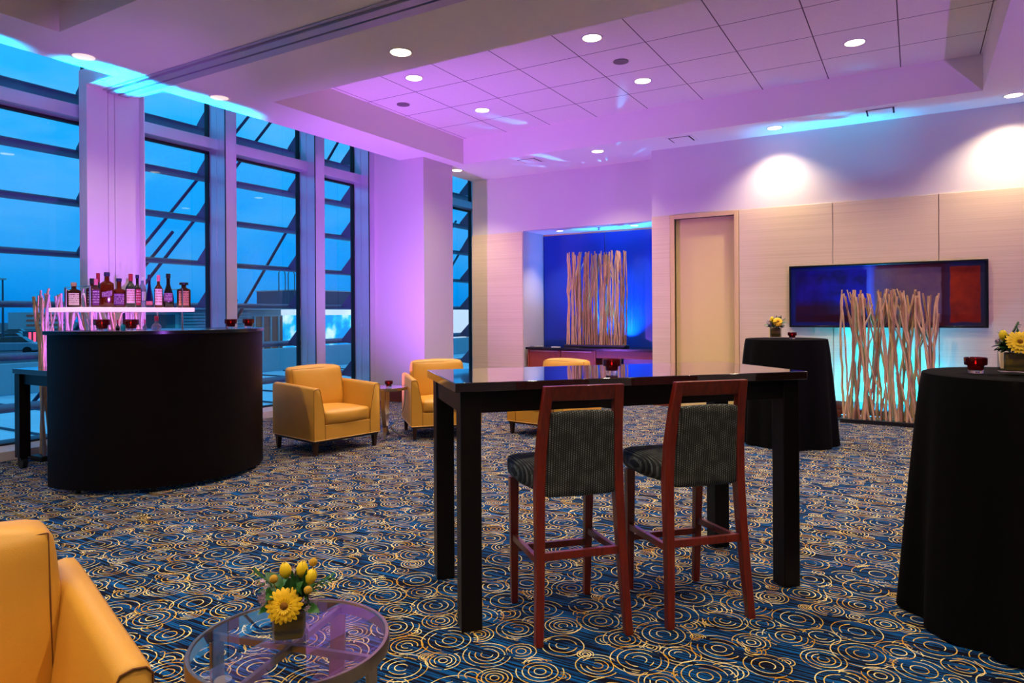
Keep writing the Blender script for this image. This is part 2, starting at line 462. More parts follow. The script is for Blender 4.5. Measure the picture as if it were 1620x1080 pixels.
# ------------------------------------------------------------------ mesh helpers
class MB:
    def __init__(s):
        s.b = bmesh.new()

    def face(s, pts):
        vs = [s.b.verts.new(p) for p in pts]
        return s.b.faces.new(vs)

    def hexa(s, lo, hi):
        """lo, hi: four points each, same winding (counter-clockwise from above)"""
        v = [s.b.verts.new(p) for p in list(lo) + list(hi)]
        n = len(lo)
        s.b.faces.new([v[i] for i in reversed(range(n))])
        s.b.faces.new([v[n + i] for i in range(n)])
        for i in range(n):
            j = (i + 1) % n
            s.b.faces.new([v[i], v[j], v[n + j], v[n + i]])

    def box(s, x0, x1, y0, y1, z0, z1):
        s.hexa([(x0, y0, z0), (x1, y0, z0), (x1, y1, z0), (x0, y1, z0)], [(x0, y0, z1), (x1, y0, z1), (x1, y1, z1), (x0, y1, z1)])

    def tbox(s, c0, s0, c1, s1):
        """tapered post: bottom centre/size, top centre/size"""
        f = lambda c, q: [(c[0] - q[0] / 2, c[1] - q[1] / 2, c[2]), (c[0] + q[0] / 2, c[1] - q[1] / 2, c[2]), (c[0] + q[0] / 2, c[1] + q[1] / 2, c[2]), (c[0] - q[0] / 2, c[1] + q[1] / 2, c[2])]
        s.hexa(f(c0, s0), f(c1, s1))

    def loft(s, rings, closed=True, caps=True):
        R = [[s.b.verts.new(p) for p in r] for r in rings]
        n = len(R[0])
        for a, b in zip(R[:-1], R[1:]):
            for i in range(n if closed else n - 1):
                j = (i + 1) % n
                s.b.faces.new([a[i], a[j], b[j], b[i]])
        if caps:
            s.b.faces.new(list(reversed(R[0])))
            s.b.faces.new(R[-1])
        return R

    def lathe(s, prof, n=24, c=(0, 0, 0), caps=True):
        s.loft([[(c[0] + r * math.cos(2 * PI * i / n), c[1] + r * math.sin(2 * PI * i / n), c[2] + z) for i in range(n)] for r, z in prof], caps=caps)

    def tube(s, pts, rad, n=8, caps=True):
        pts = [Vector(p) for p in pts]
        if not isinstance(rad, (list, tuple)):
            rad = [rad] * len(pts)
        rings = []
        prev = None
        for i, p in enumerate(pts):
            a = pts[max(i - 1, 0)]
            b = pts[min(i + 1, len(pts) - 1)]
            t = (b - a).normalized()
            if prev is None:
                q = Vector((0, 0, 1)) if abs(t.z) < 0.9 else Vector((1, 0, 0))
                u = t.cross(q).normalized()
            else:
                u = (prev - t * prev.dot(t)).normalized()
            prev = u
            v = t.cross(u)
            rings.append([p + (u * math.cos(2 * PI * k / n) + v * math.sin(2 * PI * k / n)) * rad[i] for k in range(n)])
        s.loft(rings, caps=caps)

    def strip(s, pts, wdir, w, thick, tdirs=None):
        """flat bar following pts; width w along wdir"""
        pts = [Vector(p) for p in pts]
        wd = Vector(wdir).normalized()
        rings = []
        for i, p in enumerate(pts):
            t = (pts[min(i + 1, len(pts) - 1)] - pts[max(i - 1, 0)]).normalized()
            nn = t.cross(wd).normalized()
            ww = w[i] if isinstance(w, (list, tuple)) else w
            rings.append([p + wd * ww / 2 + nn * thick / 2, p - wd * ww / 2 + nn * thick / 2, p - wd * ww / 2 - nn * thick / 2, p + wd * ww / 2 - nn * thick / 2])
        s.loft(rings)

    def ball(s, c, r, nu=12, nv=8):
        if not isinstance(r, (list, tuple)):
            r = (r, r, r)
        rings = []
        for j in range(nv + 1):
            a = -PI / 2 + PI * j / nv
            k = max(math.cos(a), 0.02)
            rings.append([(c[0] + r[0] * k * math.cos(2 * PI * i / nu), c[1] + r[1] * k * math.sin(2 * PI * i / nu), c[2] + r[2] * math.sin(a)) for i in range(nu)])
        s.loft(rings)

    def prism(s, poly, z0, z1):
        s.hexa([(x, y, z0) for x, y in poly], [(x, y, z1) for x, y in poly])

    def cushion(s, x0, x1, y0, y1, z0, z1, rad=0.03, puff=0.015, n=10, xf=None, wrinkle=0.0, seed=0):
        """soft box: rounded edges and domed faces"""
        cx, cy, cz = (x0 + x1) / 2, (y0 + y1) / 2, (z0 + z1) / 2
        hx, hy, hz = (x1 - x0) / 2, (y1 - y0) / 2, (z1 - z0) / 2
        bm = bmesh.new()
        bmesh.ops.create_cube(bm, size=2)
        bmesh.ops.subdivide_edges(bm, edges=bm.edges[:], cuts=n, use_grid_fill=True)
        mp = {}
        for v in bm.verts:
            a, b, c = v.co
            # denser near the edges
            a, b, c = (math.sin(t * PI / 2) for t in (a, b, c))
            p = Vector((a * hx, b * hy, c * hz))
            q = Vector((max(-hx + rad, min(hx - rad, p.x)), max(-hy + rad, min(hy - rad, p.y)), max(-hz + rad, min(hz - rad, p.z))))
            d = p - q
            if d.length > 1e-6:
                p = q + d.normalized() * min(d.length, rad)
            f = puff
            p.x += f * (1 - b * b) * (1 - c * c) * (a ** 3) * (hx > 0.1)
            p.y += f * (1 - a * a) * (1 - c * c) * (b ** 3)
            p.z += f * (1 - a * a) * (1 - b * b) * (c ** 3)
            if wrinkle:
                p += Vector((0, 0, 1)) * wrinkle * noise.noise(Vector((p.x * 3 + seed, p.y * 12, p.z * 9)))
                p += Vector((0, 1, 0)) * wrinkle * noise.noise(Vector((p.x * 5 + seed + 9, p.y * 7, p.z * 9)))
            p += Vector((cx, cy, cz))
            if xf:
                p = xf(p)
            mp[v] = s.b.verts.new(p)
        for f in bm.faces:
            s.b.faces.new([mp[v] for v in f.verts])
        bm.free()

    def build(s, name, mat, parent=None, bevel=0.0, smooth=True, angle=38, segs=2, loc=None, rotz=None, solid=0.0, subsurf=0):
        bmesh.ops.recalc_face_normals(s.b, faces=s.b.faces[:])
        for f in s.b.faces:
            f.smooth = smooth
        if smooth:
            ca = math.radians(angle)
            for e in s.b.edges:
                e.smooth = len(e.link_faces) == 2 and e.calc_face_angle(0) < ca
        me = bpy.data.meshes.new(name)
        s.b.to_mesh(me)
        s.b.free()
        me.materials.append(mat)
        o = bpy.data.objects.new(name, me)
        COL.objects.link(o)
        if parent is not None:
            o.parent = parent
        if loc is not None:
            o.location = loc
        if rotz is not None:
            o.rotation_euler = (0, 0, rotz)
        if solid:
            md = o.modifiers.new('solid', 'SOLIDIFY')
            md.thickness = solid
            md.offset = 0
        if bevel:
            md = o.modifiers.new('bevel', 'BEVEL')
            md.width = bevel
            md.segments = segs
            md.limit_method = 'ANGLE'
            md.angle_limit = math.radians(40)
            md.harden_normals = False
        if subsurf:
            md = o.modifiers.new('sub', 'SUBSURF')
            md.levels = md.render_levels = subsurf
        return o


def tag(o, label, cat, group=None, kind=None):
    o['label'] = label
    o['category'] = cat
    if group:
        o['group'] = group
    if kind:
        o['kind'] = kind
    return o


def thing(name, label, cat, loc=(0, 0, 0), rotz=0.0, group=None):
    o = bpy.data.objects.new(name, None)
    o.empty_display_size = 0.1
    COL.objects.link(o)
    o.location = loc
    o.rotation_euler = (0, 0, rotz)
    return tag(o, label, cat, group)


def struct(o):
    o['kind'] = 'structure'
    return o


def copy_tree(o, parent=None):
    c = o.copy()
    COL.objects.link(c)
    if parent is not None:
        c.parent = parent
    for ch in list(o.children):
        copy_tree(ch, c)
    return c


def placed(src, label, loc, rotz=0.0, scale=None):
    c = copy_tree(src)
    c['label'] = label
    c.location = loc
    c.rotation_euler = (0, 0, rotz)
    if scale:
        c.scale = scale
    return c


#@@STRUCT
# ------------------------------------------------------------------ room shell
XS, YB, XR = -7.41, -3.2, 4.6      # sill face, rear wall, right wall
XG = -7.80                         # glass line
YW, Y2, Y3 = 9.80, 10.34, 11.10    # art wall, recessed wall, alcove back
m = MB()
m.box(XG - 0.1, XR, YB, 12.6, -0.12, 0)
struct(m.build('floor', M['carpet']))

# ceiling with two trays cut in it
xs = [-7.41, -6.93, -6.24, 0.65, XR]
ys = [YB, -1.2, 3.04, 3.89, 4.38, 5.28, 9.06, 12.6]


def solid_cell(i, j):
    x0, x1, y0, y1 = xs[i], xs[i + 1], ys[j], ys[j + 1]
    if i < 0 or j < 0 or i >= len(xs) - 1 or j >= len(ys) - 1:
        return False
    if i == 0:
        return abs(y0 - 3.89) < 1e-6
    if i == 2 and (abs(y0 - 5.28) < 1e-6 or abs(y0 + 1.2) < 1e-6):
        return False
    return True


m = MB()
for i in range(len(xs) - 1):
    for j in range(len(ys) - 1):
        if not solid_cell(i, j):
            continue
        x0, x1, y0, y1 = xs[i], xs[i + 1], ys[j], ys[j + 1]
        zt = ZH + 0.25
        m.face([(x0, y0, ZL), (x0, y1, ZL), (x1, y1, ZL), (x1, y0, ZL)])
        m.face([(x0, y0, zt), (x1, y0, zt), (x1, y1, zt), (x0, y1, zt)])
        for (di, dj, a, b) in ((-1, 0, (x0, y0), (x0, y1)), (1, 0, (x1, y0), (x1, y1)), (0, -1, (x0, y0), (x1, y0)), (0, 1, (x0, y1), (x1, y1))):
            ii, jj = i + di, j + dj
            if ii < 0 or jj < 0 or ii >= len(xs) - 1 or jj >= len(ys) - 1 or not solid_cell(ii, jj):
                m.face([(a[0], a[1], ZL), (b[0], b[1], ZL), (b[0], b[1], zt), (a[0], a[1], zt)])
bmesh.ops.remove_doubles(m.b, verts=m.b.verts[:], dist=1e-5)
struct(m.build('ceiling', M['ceil'], smooth=False))
m = MB()
m.box(-6.26, 0.67, 5.26, 9.08, ZH, ZH + 0.05)
struct(m.build('ceiling', M['tiles'], smooth=False))
m = MB()
m.box(-6.26, 0.67, -1.22, 3.06, ZH, ZH + 0.05)
struct(m.build('ceiling', M['tiles'], smooth=False))
# roof over the window slot
m = MB()
m.box(XG - 0.05, -6.93, YB, 12.6, 4.65, 4.7)
m.box(-6.93, -6.90, YB, 12.6, 4.43, 4.62)
struct(m.build('ceiling', M['ceil'], smooth=False))
# folding-wall track in the ceiling
m = MB()
m.box(-7.41, XR, 4.03, 4.065, ZL - 0.012, ZL)
m.box(-7.41, XR, 4.075, 4.17, ZL - 0.03, ZL)
m.box(-7.41, XR, 4.195, 4.30, ZL - 0.03, ZL)
tr = struct(m.build('trim_1', pbr('track_metal', rgb(190, 176, 190), 0.4, metal=0.3), bevel=0.004))
m = MB()
m.box(-7.41, XR, 4.17, 4.195, ZL - 0.012, ZL - 0.001)
m.build('track_slot', M['gasket'], tr)

# walls out of frame close the room
m = MB()
m.box(XR, XR + 0.15, YB, 12.6, 0, 4.4)
struct(m.build('wall_right', M['plaster'], smooth=False))
m = MB()
m.box(XG - 0.1, XR, YB - 0.15, YB, 0, 4.7)
struct(m.build('wall_front', M['plaster'], smooth=False))

# art wall (with a door recess) and the recessed wall (with the alcove)
DX0, DX1, DZ = -3.02, -2.17, 2.73
m = MB()
m.box(-3.36, XR, YW, YW + 0.25, DZ, ZL)
m.box(-3.36, DX0, YW, YW + 0.25, 0, DZ)
m.box(DX1, XR, YW, YW + 0.25, 0, DZ)
m.box(-3.36, -3.2, YW + 0.25, Y3 + 0.1, 0, ZL)
struct(m.build('wall_back', M['plaster'], smooth=False))
# covered panels, each a board with a fine gap
m = MB()
pan = [(-3.36, -3.085, 0.21, 2.79), (-2.105, -0.925, 0.21, 2.79), (-0.915, 0.245, 0.21, 2.79), (0.255, 1.42, 0.21, 2.79), (1.43, 2.6, 0.21, 2.79), (2.61, XR, 0.21, 2.79)]
for a, b, z0, z1 in pan:
    m.box(a, b, YW - 0.022, YW, z0, z1)
struct(m.build('wall_back', M['wallcover'], smooth=False, bevel=0.003))
m = MB()
m.box(-2.11, XR, YW - 0.03, YW, 0.0, 0.105)
m.box(-2.11, XR, YW - 0.028, YW, 0.111, 0.21)
m.box(-3.36, -3.085, YW - 0.03, YW, 0.0, 0.105)
m.box(-3.36, -3.085, YW - 0.028, YW, 0.111, 0.21)
struct(m.build('baseboard_back', M['basewood'], smooth=False, bevel=0.003))
# recessed wall
AX0, AX1, AZ = -5.88, -3.36, 2.81
m = MB()
m.box(-6.93, AX0, Y2, Y3 + 0.2, 0, ZL)
m.box(AX0, AX1, Y2, Y3 + 0.2, AZ, ZL)
struct(m.build('wall_back', M['plaster'], smooth=False))
m = MB()
m.box(-6.935, AX0 - 0.0, Y2 - 0.02, Y2, 0.0, 2.79)
struct(m.build('wall_back', M['wallcover'], smooth=False, bevel=0.003))
m = MB()
m.box(AX0, AX0 + 0.006, Y2 + 0.0, Y3, 0.0, AZ)
struct(m.build('wall_left', M['plaster'], smooth=False))
m = MB()
m.box(AX0 + 0.01, -4.665, Y3 - 0.02, Y3, 0.0, AZ - 0.03)
m.box(-4.655, AX1, Y3 - 0.02, Y3, 0.0, AZ - 0.03)
struct(m.build('wall_back', M['bluepanel'], smooth=False, bevel=0.003))
m = MB()
m.box(AX0, AX1, Y3 - 0.0, Y3 + 0.1, 0, AZ)
struct(m.build('wall_back', M['casing'], smooth=False))
# door
m = MB()
m.box(DX0, DX1, YW + 0.055, YW + 0.10, 0.0, DZ)
d1 = struct(m.build('door_1', M['doorpaint'], smooth=False))
m = MB()
m.box(-3.08, DX0, YW - 0.035, YW + 0.14, 0, 2.79)
m.box(DX1, -2.11, YW - 0.035, YW + 0.14, 0, 2.79)
m.box(DX0, DX1, YW - 0.035, YW + 0.14, DZ, 2.79)
m.build('door_frame', M['casing'], d1, bevel=0.004)

# sill / kerb along the windows
m = MB()
m.box(XG - 0.05, XS, YB, 8.3, 0, 0.09)
m.box(XG - 0.05, XS, 9.06, 12.6, 0, 0.09)
struct(m.build('trim_2', M['kerb'], smooth=False, bevel=0.004))
# column in front of the partition end
m = MB()
m.box(-7.56, XS, 3.87, 4.085, 0.0, 3.95)
m.box(-7.56, XS, 4.09, 4.155, 0.0, 3.95)
m.box(-7.56, XS, 4.16, 4.43, 0.0, 3.95)
m.box(-7.50, -7.33, 4.432, 4.444, 0.0, 3.79)
colm = struct(m.build('wall_left', M['plaster'], smooth=False, bevel=0.002))
m = MB()
m.box(-7.41, -6.93, 3.86, 3.885, ZL, 4.6)
m.box(-7.41, -6.93, 4.385, 4.41, ZL, 4.6)
struct(m.build('trim_3', M['plaster'], smooth=False))
# big column at the far end of the windows
m = MB()
m.box(-7.9, -6.46, 8.30, 9.06, 0, ZL + 0.4)
struct(m.build('wall_left', M['plaster'], smooth=False))
m = MB()
m.box(-7.30, -6.44, 8.275, 8.30, 0, 0.21)
m.box(-6.46, -6.435, 8.275, 9.06, 0, 0.21)
struct(m.build('baseboard_left', M['basewood'], smooth=False, bevel=0.003))
m = MB()
m.box(-6.93, AX0, Y2 - 0.035, Y2 - 0.02, 0, 0.21)
struct(m.build('baseboard_back', M['basewood'], smooth=False, bevel=0.003))

# curtain wall: windows with frame, transom and panes; deep mullions between
WIN = [(YB, 4.05), (4.44, 5.56), (5.72, 7.05), (7.23, 8.18), (9.06, 11.55), (11.7, 12.6)]
for k_, (y0, y1) in enumerate(WIN):
    m = MB()
    fx0, fx1 = XG - 0.04, XG + 0.03
    m.box(fx0, fx1, y0, y0 + 0.02, 0.09, 4.62)
    m.box(fx0, fx1, y1 - 0.02, y1, 0.09, 4.62)
    m.box(fx0, fx1, y0, y1, 0.09, 0.11)
    m.box(fx0, fx1, y0, y1, 3.44, 3.465)
    wn = struct(m.build('window_%d' % (k_ + 1), M['gasket'], smooth=False))
    m = MB()
    m.box(XG, XG + 0.2, y0, y1, 3.465, 3.60)
    m.build('transom', M['mullion'], wn, bevel=0.004)
    m = MB()
    m.box(XG - 0.006, XG + 0.006, y0 + 0.018, y1 - 0.018, 0.105, 3.445)
    m.build('pane', M['pane'], wn, smooth=False)
    m = MB()
    m.box(XG - 0.006, XG + 0.006, y0 + 0.018, y1 - 0.018, 3.60, 4.61)
    m.build('pane', M['pane'], wn, smooth=False)
n_ = 4
for (y0, y1) in ((5.56, 5.72), (7.05, 7.23), (8.18, 8.30), (11.55, 11.7)):
    m = MB()
    m.box(XG + 0.03, -7.63, y0, y1, 0.09, 4.6)
    m.box(-7.625, -7.45, y0, y1, 0.09, 4.6)
    o = struct(m.build('trim_%d' % n_, M['mullion'], bevel=0.003))
    n_ += 1
    m = MB()
    m.box(-7.462, -7.446, y0 - 0.006, y0 - 0.001, 0.09, 4.6)
    m.build('gasket', M['gasket'], o, smooth=False)

# ------------------------------------------------------------------ ceiling fittings
LABEL_CAN = {0: 'round recessed downlight in the tiles, over the front left of the tray', 1: 'recessed downlight in the tiles nearest the purple corner of the tray',
             2: 'brightest recessed downlight in the tiles, left of a round grille', 3: 'recessed downlight in the tiles behind the brown round grille',
             4: 'lone recessed downlight in the tiles at the right end of the tray', 6: 'recessed downlight in the smooth ceiling just left of the tiled tray',
             7: 'recessed downlight by the window edge, above the second window', 8: 'recessed downlight by the window edge, above the first window, left of the wide column'}
LABEL_WASH = {0: 'small downlight half hidden beside the far column', 1: 'small downlight amid blue light streaks over the recessed wall', 2: 'small downlight beside the cyan glow, making a pale scallop over the panels',
              3: 'small downlight at the far right above the wall'}


def downlight(x, y, z, label, r=0.085, lit='can_lit'):
    t = thing('ceiling_light', label, 'downlight', (x, y, z), 0, 'recessed downlights')
    m = MB()
    n = 32
    ring = lambda R, zz: [(R * math.cos(2 * PI * i / n), R * math.sin(2 * PI * i / n), zz) for i in range(n)]
    m.loft([ring(r * 0.90, -0.002), ring(r, -0.008), ring(r + 0.012, -0.004), ring(r + 0.014, 0.0)], caps=False)
    m.build('trim_ring', M['can_trim'], t)
    m = MB()
    m.lathe([(r * 0.92, -0.002), (r * 0.92, -0.006), (r * 0.5, -0.0075)], 32)
    m.build('lens', M[lit], t)
    return t


for i, c in enumerate(CANS):
    if i in LABEL_CAN:
        downlight(c[0], c[1], c[2], LABEL_CAN[i], 0.10, 'can_dim' if c[3] < 30 else 'can_lit')
for i, c in enumerate(WASH):
    downlight(c[0], c[1], c[2], LABEL_WASH[i], 0.09)
# alcove lights
for x, y, lb in ((-5.32, 10.66, 'small downlight in the alcove ceiling, left one, above bare blue panel'), (-3.97, 10.70, 'small downlight in the alcove ceiling, right one, past the branch tops')):
    downlight(x, y, AZ, lb, 0.06)
    spot((x, y, AZ - 0.02), (x, y - 0.12, 0), 70, WARM, 90, 0.8, 0.03, 'alcove_lamp')
m = MB()
m.lathe([(0.03, 0), (0.03, -0.006), (0.012, -0.012), (0.012, -0.03), (0.02, -0.034), (0.02, -0.04)], 16)
tag(m.build('sprinkler_head', M['chrome'], loc=(-4.58, 10.64, AZ)), 'tiny sprinkler head in the alcove ceiling between its two lights', 'sprinkler')
for x, y, lb in ((-5.89, 7.14, 'pale round speaker grille in the left tiles, near the tray edge'), (-2.82, 7.20, 'brownish round speaker grille between two bright downlights')):
    t = thing('ceiling_speaker', lb, 'speaker', (x, y, ZH), 0, 'round ceiling speakers')
    m = MB()
    m.lathe([(0.085, 0.0), (0.085, -0.008), (0.06, -0.012), (0.001, -0.014)], 32)
    m.build('grille', M['speaker'], t)
    m = MB()
    m.lathe([(0.088, 0.0), (0.098, -0.003), (0.102, 0.0)], 32, caps=False)
    m.build('trim_ring', M['can_trim'], t)
for x, y, lb in ((-5.21, 9.40, 'square ceiling vent over the recessed wall, nearest the far column'), (-2.78, 9.36, 'square ceiling vent just left of the art wall washer light'),
                 (-0.35, 9.34, 'square ceiling vent within the cyan glow over the art wall')):
    t = thing('ceiling_vent', lb, 'vent', (x, y, ZL), 0, 'square ceiling vents')
    q = 0.15
    m = MB()
    m.box(-q, q, -q, q, -0.004, 0)
    m.build('slot', M['ventdark'], t)
    m = MB()
    m.box(-q + .02, q - .02, -q + .02, q - .02, -0.012, -0.006)
    m.build('plate', M['ceil'], t, bevel=0.002)
    m = MB()
    for a in ((-q - .03, q + .03, -q - .03, -q), (-q - .03, q + .03, q, q + .03), (-q - .03, -q, -q, q), (q, q + .03, -q, q)):
        m.box(*a, -0.006, 0)
    m.build('frame', M['ceil'], t, bevel=0.001)

#@@FURN
# ------------------------------------------------------------------ painting
PX0, PX1, PZ0, PZ1 = -1.445, 0.74, 1.165, 1.975
pt = thing('painting', 'wide framed abstract painting of blue, mauve and orange fields on the wall', 'painting', (PX0, YW - 0.06, PZ0))
pw, ph = PX1 - PX0, PZ1 - PZ0
m = MB()
t_ = 0.022
for a in ((0, pw, 0, t_), (0, pw, ph - t_, ph)):
    m.box(a[0], a[1], -0.03, 0.03, a[2], a[3])
for a in ((0, t_), (pw - t_, pw)):
    m.box(a[0], a[1], -0.03, 0.03, t_, ph - t_)
m.build('frame', M['frame'], pt, bevel=0.003)
m = MB()
m.box(0, pw - 2 * t_, 0, 0.03, 0, ph - 2 * t_)
cv = m.build('canvas', M['painting'], pt, loc=(t_, -0.01, t_), smooth=False)


# ------------------------------------------------------------------ branch screens
def branch_screen(label, loc, rotz, length, height, n, seed, mats, cross=0.16, depth=0.17, rad=(0.011, 0.019), forks=0.35, group='branch screens'):
    rnd = random.Random(seed)
    t = thing('branch_screen', label, 'screen', loc, rotz, group)
    m = MB()
    m.box(-length / 2 - 0.03, length / 2 + 0.03, -depth / 2 - 0.02, depth / 2 + 0.02, 0, 0.05)
    m.build('base', M['board'], t, bevel=0.004)
    for i in range(n):
        row = i % 3
        x = -length / 2 + length * (i + rnd.uniform(0.1, 0.9)) / n
        y = (-depth / 2 + 0.02, 0.0, depth / 2 - 0.02)[row] + rnd.uniform(-0.01, 0.01)
        dx = rnd.gauss(0, cross)
        dx = max(-length / 2 - x, min(length / 2 - x, dx))
        dy = rnd.uniform(-0.03, 0.03)
        h = height * rnd.uniform(0.93, 1.0)
        r0_ = rnd.uniform(*rad)
        pts, rs = [], []
        ns = 13
        ph_ = rnd.uniform(0, 99)
        bow = rnd.uniform(-0.05, 0.05) * (1 if cross > 0.08 else 0.5)
        for k in range(ns):
            q = k / (ns - 1)
            wx = 0.016 * noise.noise(Vector((ph_, q * 6, 0))) + 0.008 * noise.noise(Vector((ph_, q * 15, 3)))
            wy = 0.014 * noise.noise(Vector((ph_ + 50, q * 6, 0)))
            pts.append((x + dx * q + bow * math.sin(PI * q) + wx, y + dy * q + wy, 0.045 + (h - 0.045) * q))
            rs.append(r0_ * (1.1 - 0.3 * q) * (1 + 0.13 * noise.noise(Vector((ph_, q * 11, 7)))))
        m = MB()
        m.tube(pts, rs, 7)
        if rnd.random() < forks:
            k = rnd.randint(7, 10)
            p = Vector(pts[k])
            s_ = rnd.choice((-1, 1))
            ex = max(-length / 2, min(length / 2, p.x + s_ * rnd.uniform(0.05, 0.13)))
            e = Vector((ex, p.y + rnd.uniform(-.03, .03), min(height, p.z + rnd.uniform(0.22, 0.5))))
            mid = p.lerp(e, 0.5) + Vector((s_ * 0.012, 0, 0))
            m.tube([p, mid, e], [rs[k] * 0.85, rs[k] * 0.75, rs[k] * 0.65], 6)
        m.build('branch', rnd.choice(mats), t, angle=60)
    return t


branch_screen('tall driftwood branch screen on the floor in front of the painting', (-0.27, 9.42, 0), 0, 1.02, 1.64, 54, 5, [M['branch'], M['branch'], M['branch2']], cross=0.17, rad=(0.010, 0.0175), forks=0.6)
branch_screen('driftwood branch screen standing on the wooden credenza in the blue alcove', (-4.63, 10.62, 0.79), 0, 1.04, 1.63, 72, 11, [M['branch'], M['branch2']], cross=0.05, rad=(0.010, 0.017), forks=0.2)
branch_screen('purple-lit driftwood branch screen behind the bar by the windows', (-7.16, 3.80, 0), PI / 2, 1.02, 1.64, 46, 23, [M['branchw'], M['branchw'], M['branch']], cross=0.15, rad=(0.010, 0.017), forks=0.5)


# ------------------------------------------------------------------ floor uplights
def led_bar(label, loc, rotz, L, glow):
    t = thing('led_uplight', label, 'light', loc, rotz, 'floor uplights')
    m = MB()
    m.box(-L / 2, L / 2, -0.035, 0.035, 0.012, 0.062)
    m.build('housing', M['led'], t, bevel=0.006)
    m = MB()
    for s_ in (-1, 1):
        m.box(s_ * L / 2 - 0.03, s_ * L / 2 + 0.03, -0.05, 0.05, 0, 0.012)
    m.build('foot', M['led'], t)
    m = MB()
    m.box(-L / 2 + 0.02, L / 2 - 0.02, -0.02, 0.02, 0.062, 0.066)
    m.build('lens', glow, t)
    return t


led_bar('black cyan floor light bar behind the screen under the painting', (-0.28, 9.58, 0), 0, 1.1, M['ledglow'])
m = MB()
pts_ = []
for i in range(24):
    a = i / 23
    pts_.append((-1.0 - 0.14 * math.sin(a * 9) * (1 - a * 0.4), 9.66 + 0.04 * math.cos(a * 13), 0.012 + 0.02 * abs(math.sin(a * 12))))
m.tube(pts_, 0.009, 6)
tag(m.build('power_cable', M['led']), 'coiled black power cable on the carpet at the wall by the screen', 'cable')


# ------------------------------------------------------------------ credenza
cz = thing('credenza', 'long reddish wood credenza with black top in the blue alcove', 'credenza', (0, 0, 0))
m = MB()
m.box(-5.84, -3.37, 10.34, 11.05, 0.75, 0.79)
m.build('top', M['blacktop'], cz, bevel=0.003)
m = MB()
m.box(-5.82, -5.79, 10.38, 11.04, 0, 0.75)
m.box(-4.57, -4.54, 10.38, 11.04, 0, 0.75)
m.box(-5.79, -4.57, 10.42, 11.04, 0.06, 0.09)
m.box(-5.79, -4.57, 11.0, 11.04, 0.09, 0.75)
m.box(-5.79, -4.57, 10.44, 10.50, 0.0, 0.06)
m.build('carcass', M['credwood'], cz, bevel=0.002)
m = MB()
m.box(-4.54, -3.38, 10.40, 10.43, 0.63, 0.75)
m.build('apron', M['credwood'], cz, bevel=0.002)
m = MB()
m.box(-3.42, -3.38, 10.45, 11.04, 0, 0.75)
m.build('end_panel', M['credwood'], cz, bevel=0.002)
for a, b in ((-5.785, -5.185), (-5.178, -4.575)):
    m = MB()
    m.box(a, b, 10.385, 10.405, 0.07, 0.742)
    dr = m.build('door', M['credwood'], cz, bevel=0.002)
    m = MB()
    m.box(a + 0.02, b - 0.04, 10.36, 10.385, 0.722, 0.732)
    m.build('handle', M['nickel'], dr)
for x, y, a, lb in ((-5.66, 10.50, 0.1, 'small white card on the credenza top, at its left end'), (-5.30, 10.44, -0.2, 'white card on the credenza top, nearest the branch screen')):
    m = MB()
    m.box(-0.07, 0.07, -0.04, 0.04, 0, 0.012)
    tag(m.build('card', M['paper'], loc=(x, y, 0.79), rotz=a), lb, 'card', 'cards on the credenza')
m = MB()
m.tube([(-5.80, 10.44, 0.797), (-5.72, 10.40, 0.80), (-5.62, 10.38, 0.797), (-5.50, 10.39, 0.797)], 0.006, 6)
tag(m.build('cable', M['led']), 'thin black cable lying on the left of the credenza top', 'cable')
puck = thing('led_uplight', 'small puck light behind the branch screen on the credenza', 'light', (-4.22, 10.80, 0.79), 0, 'floor uplights')
m = MB()
m.lathe([(0.05, 0), (0.055, 0.01), (0.055, 0.04), (0.045, 0.05)], 20)
m.build('housing', M['led'], puck)
m = MB()
m.lathe([(0.04, 0.05), (0.038, 0.054)], 20)
m.build('lens', M['ledglow'], puck)


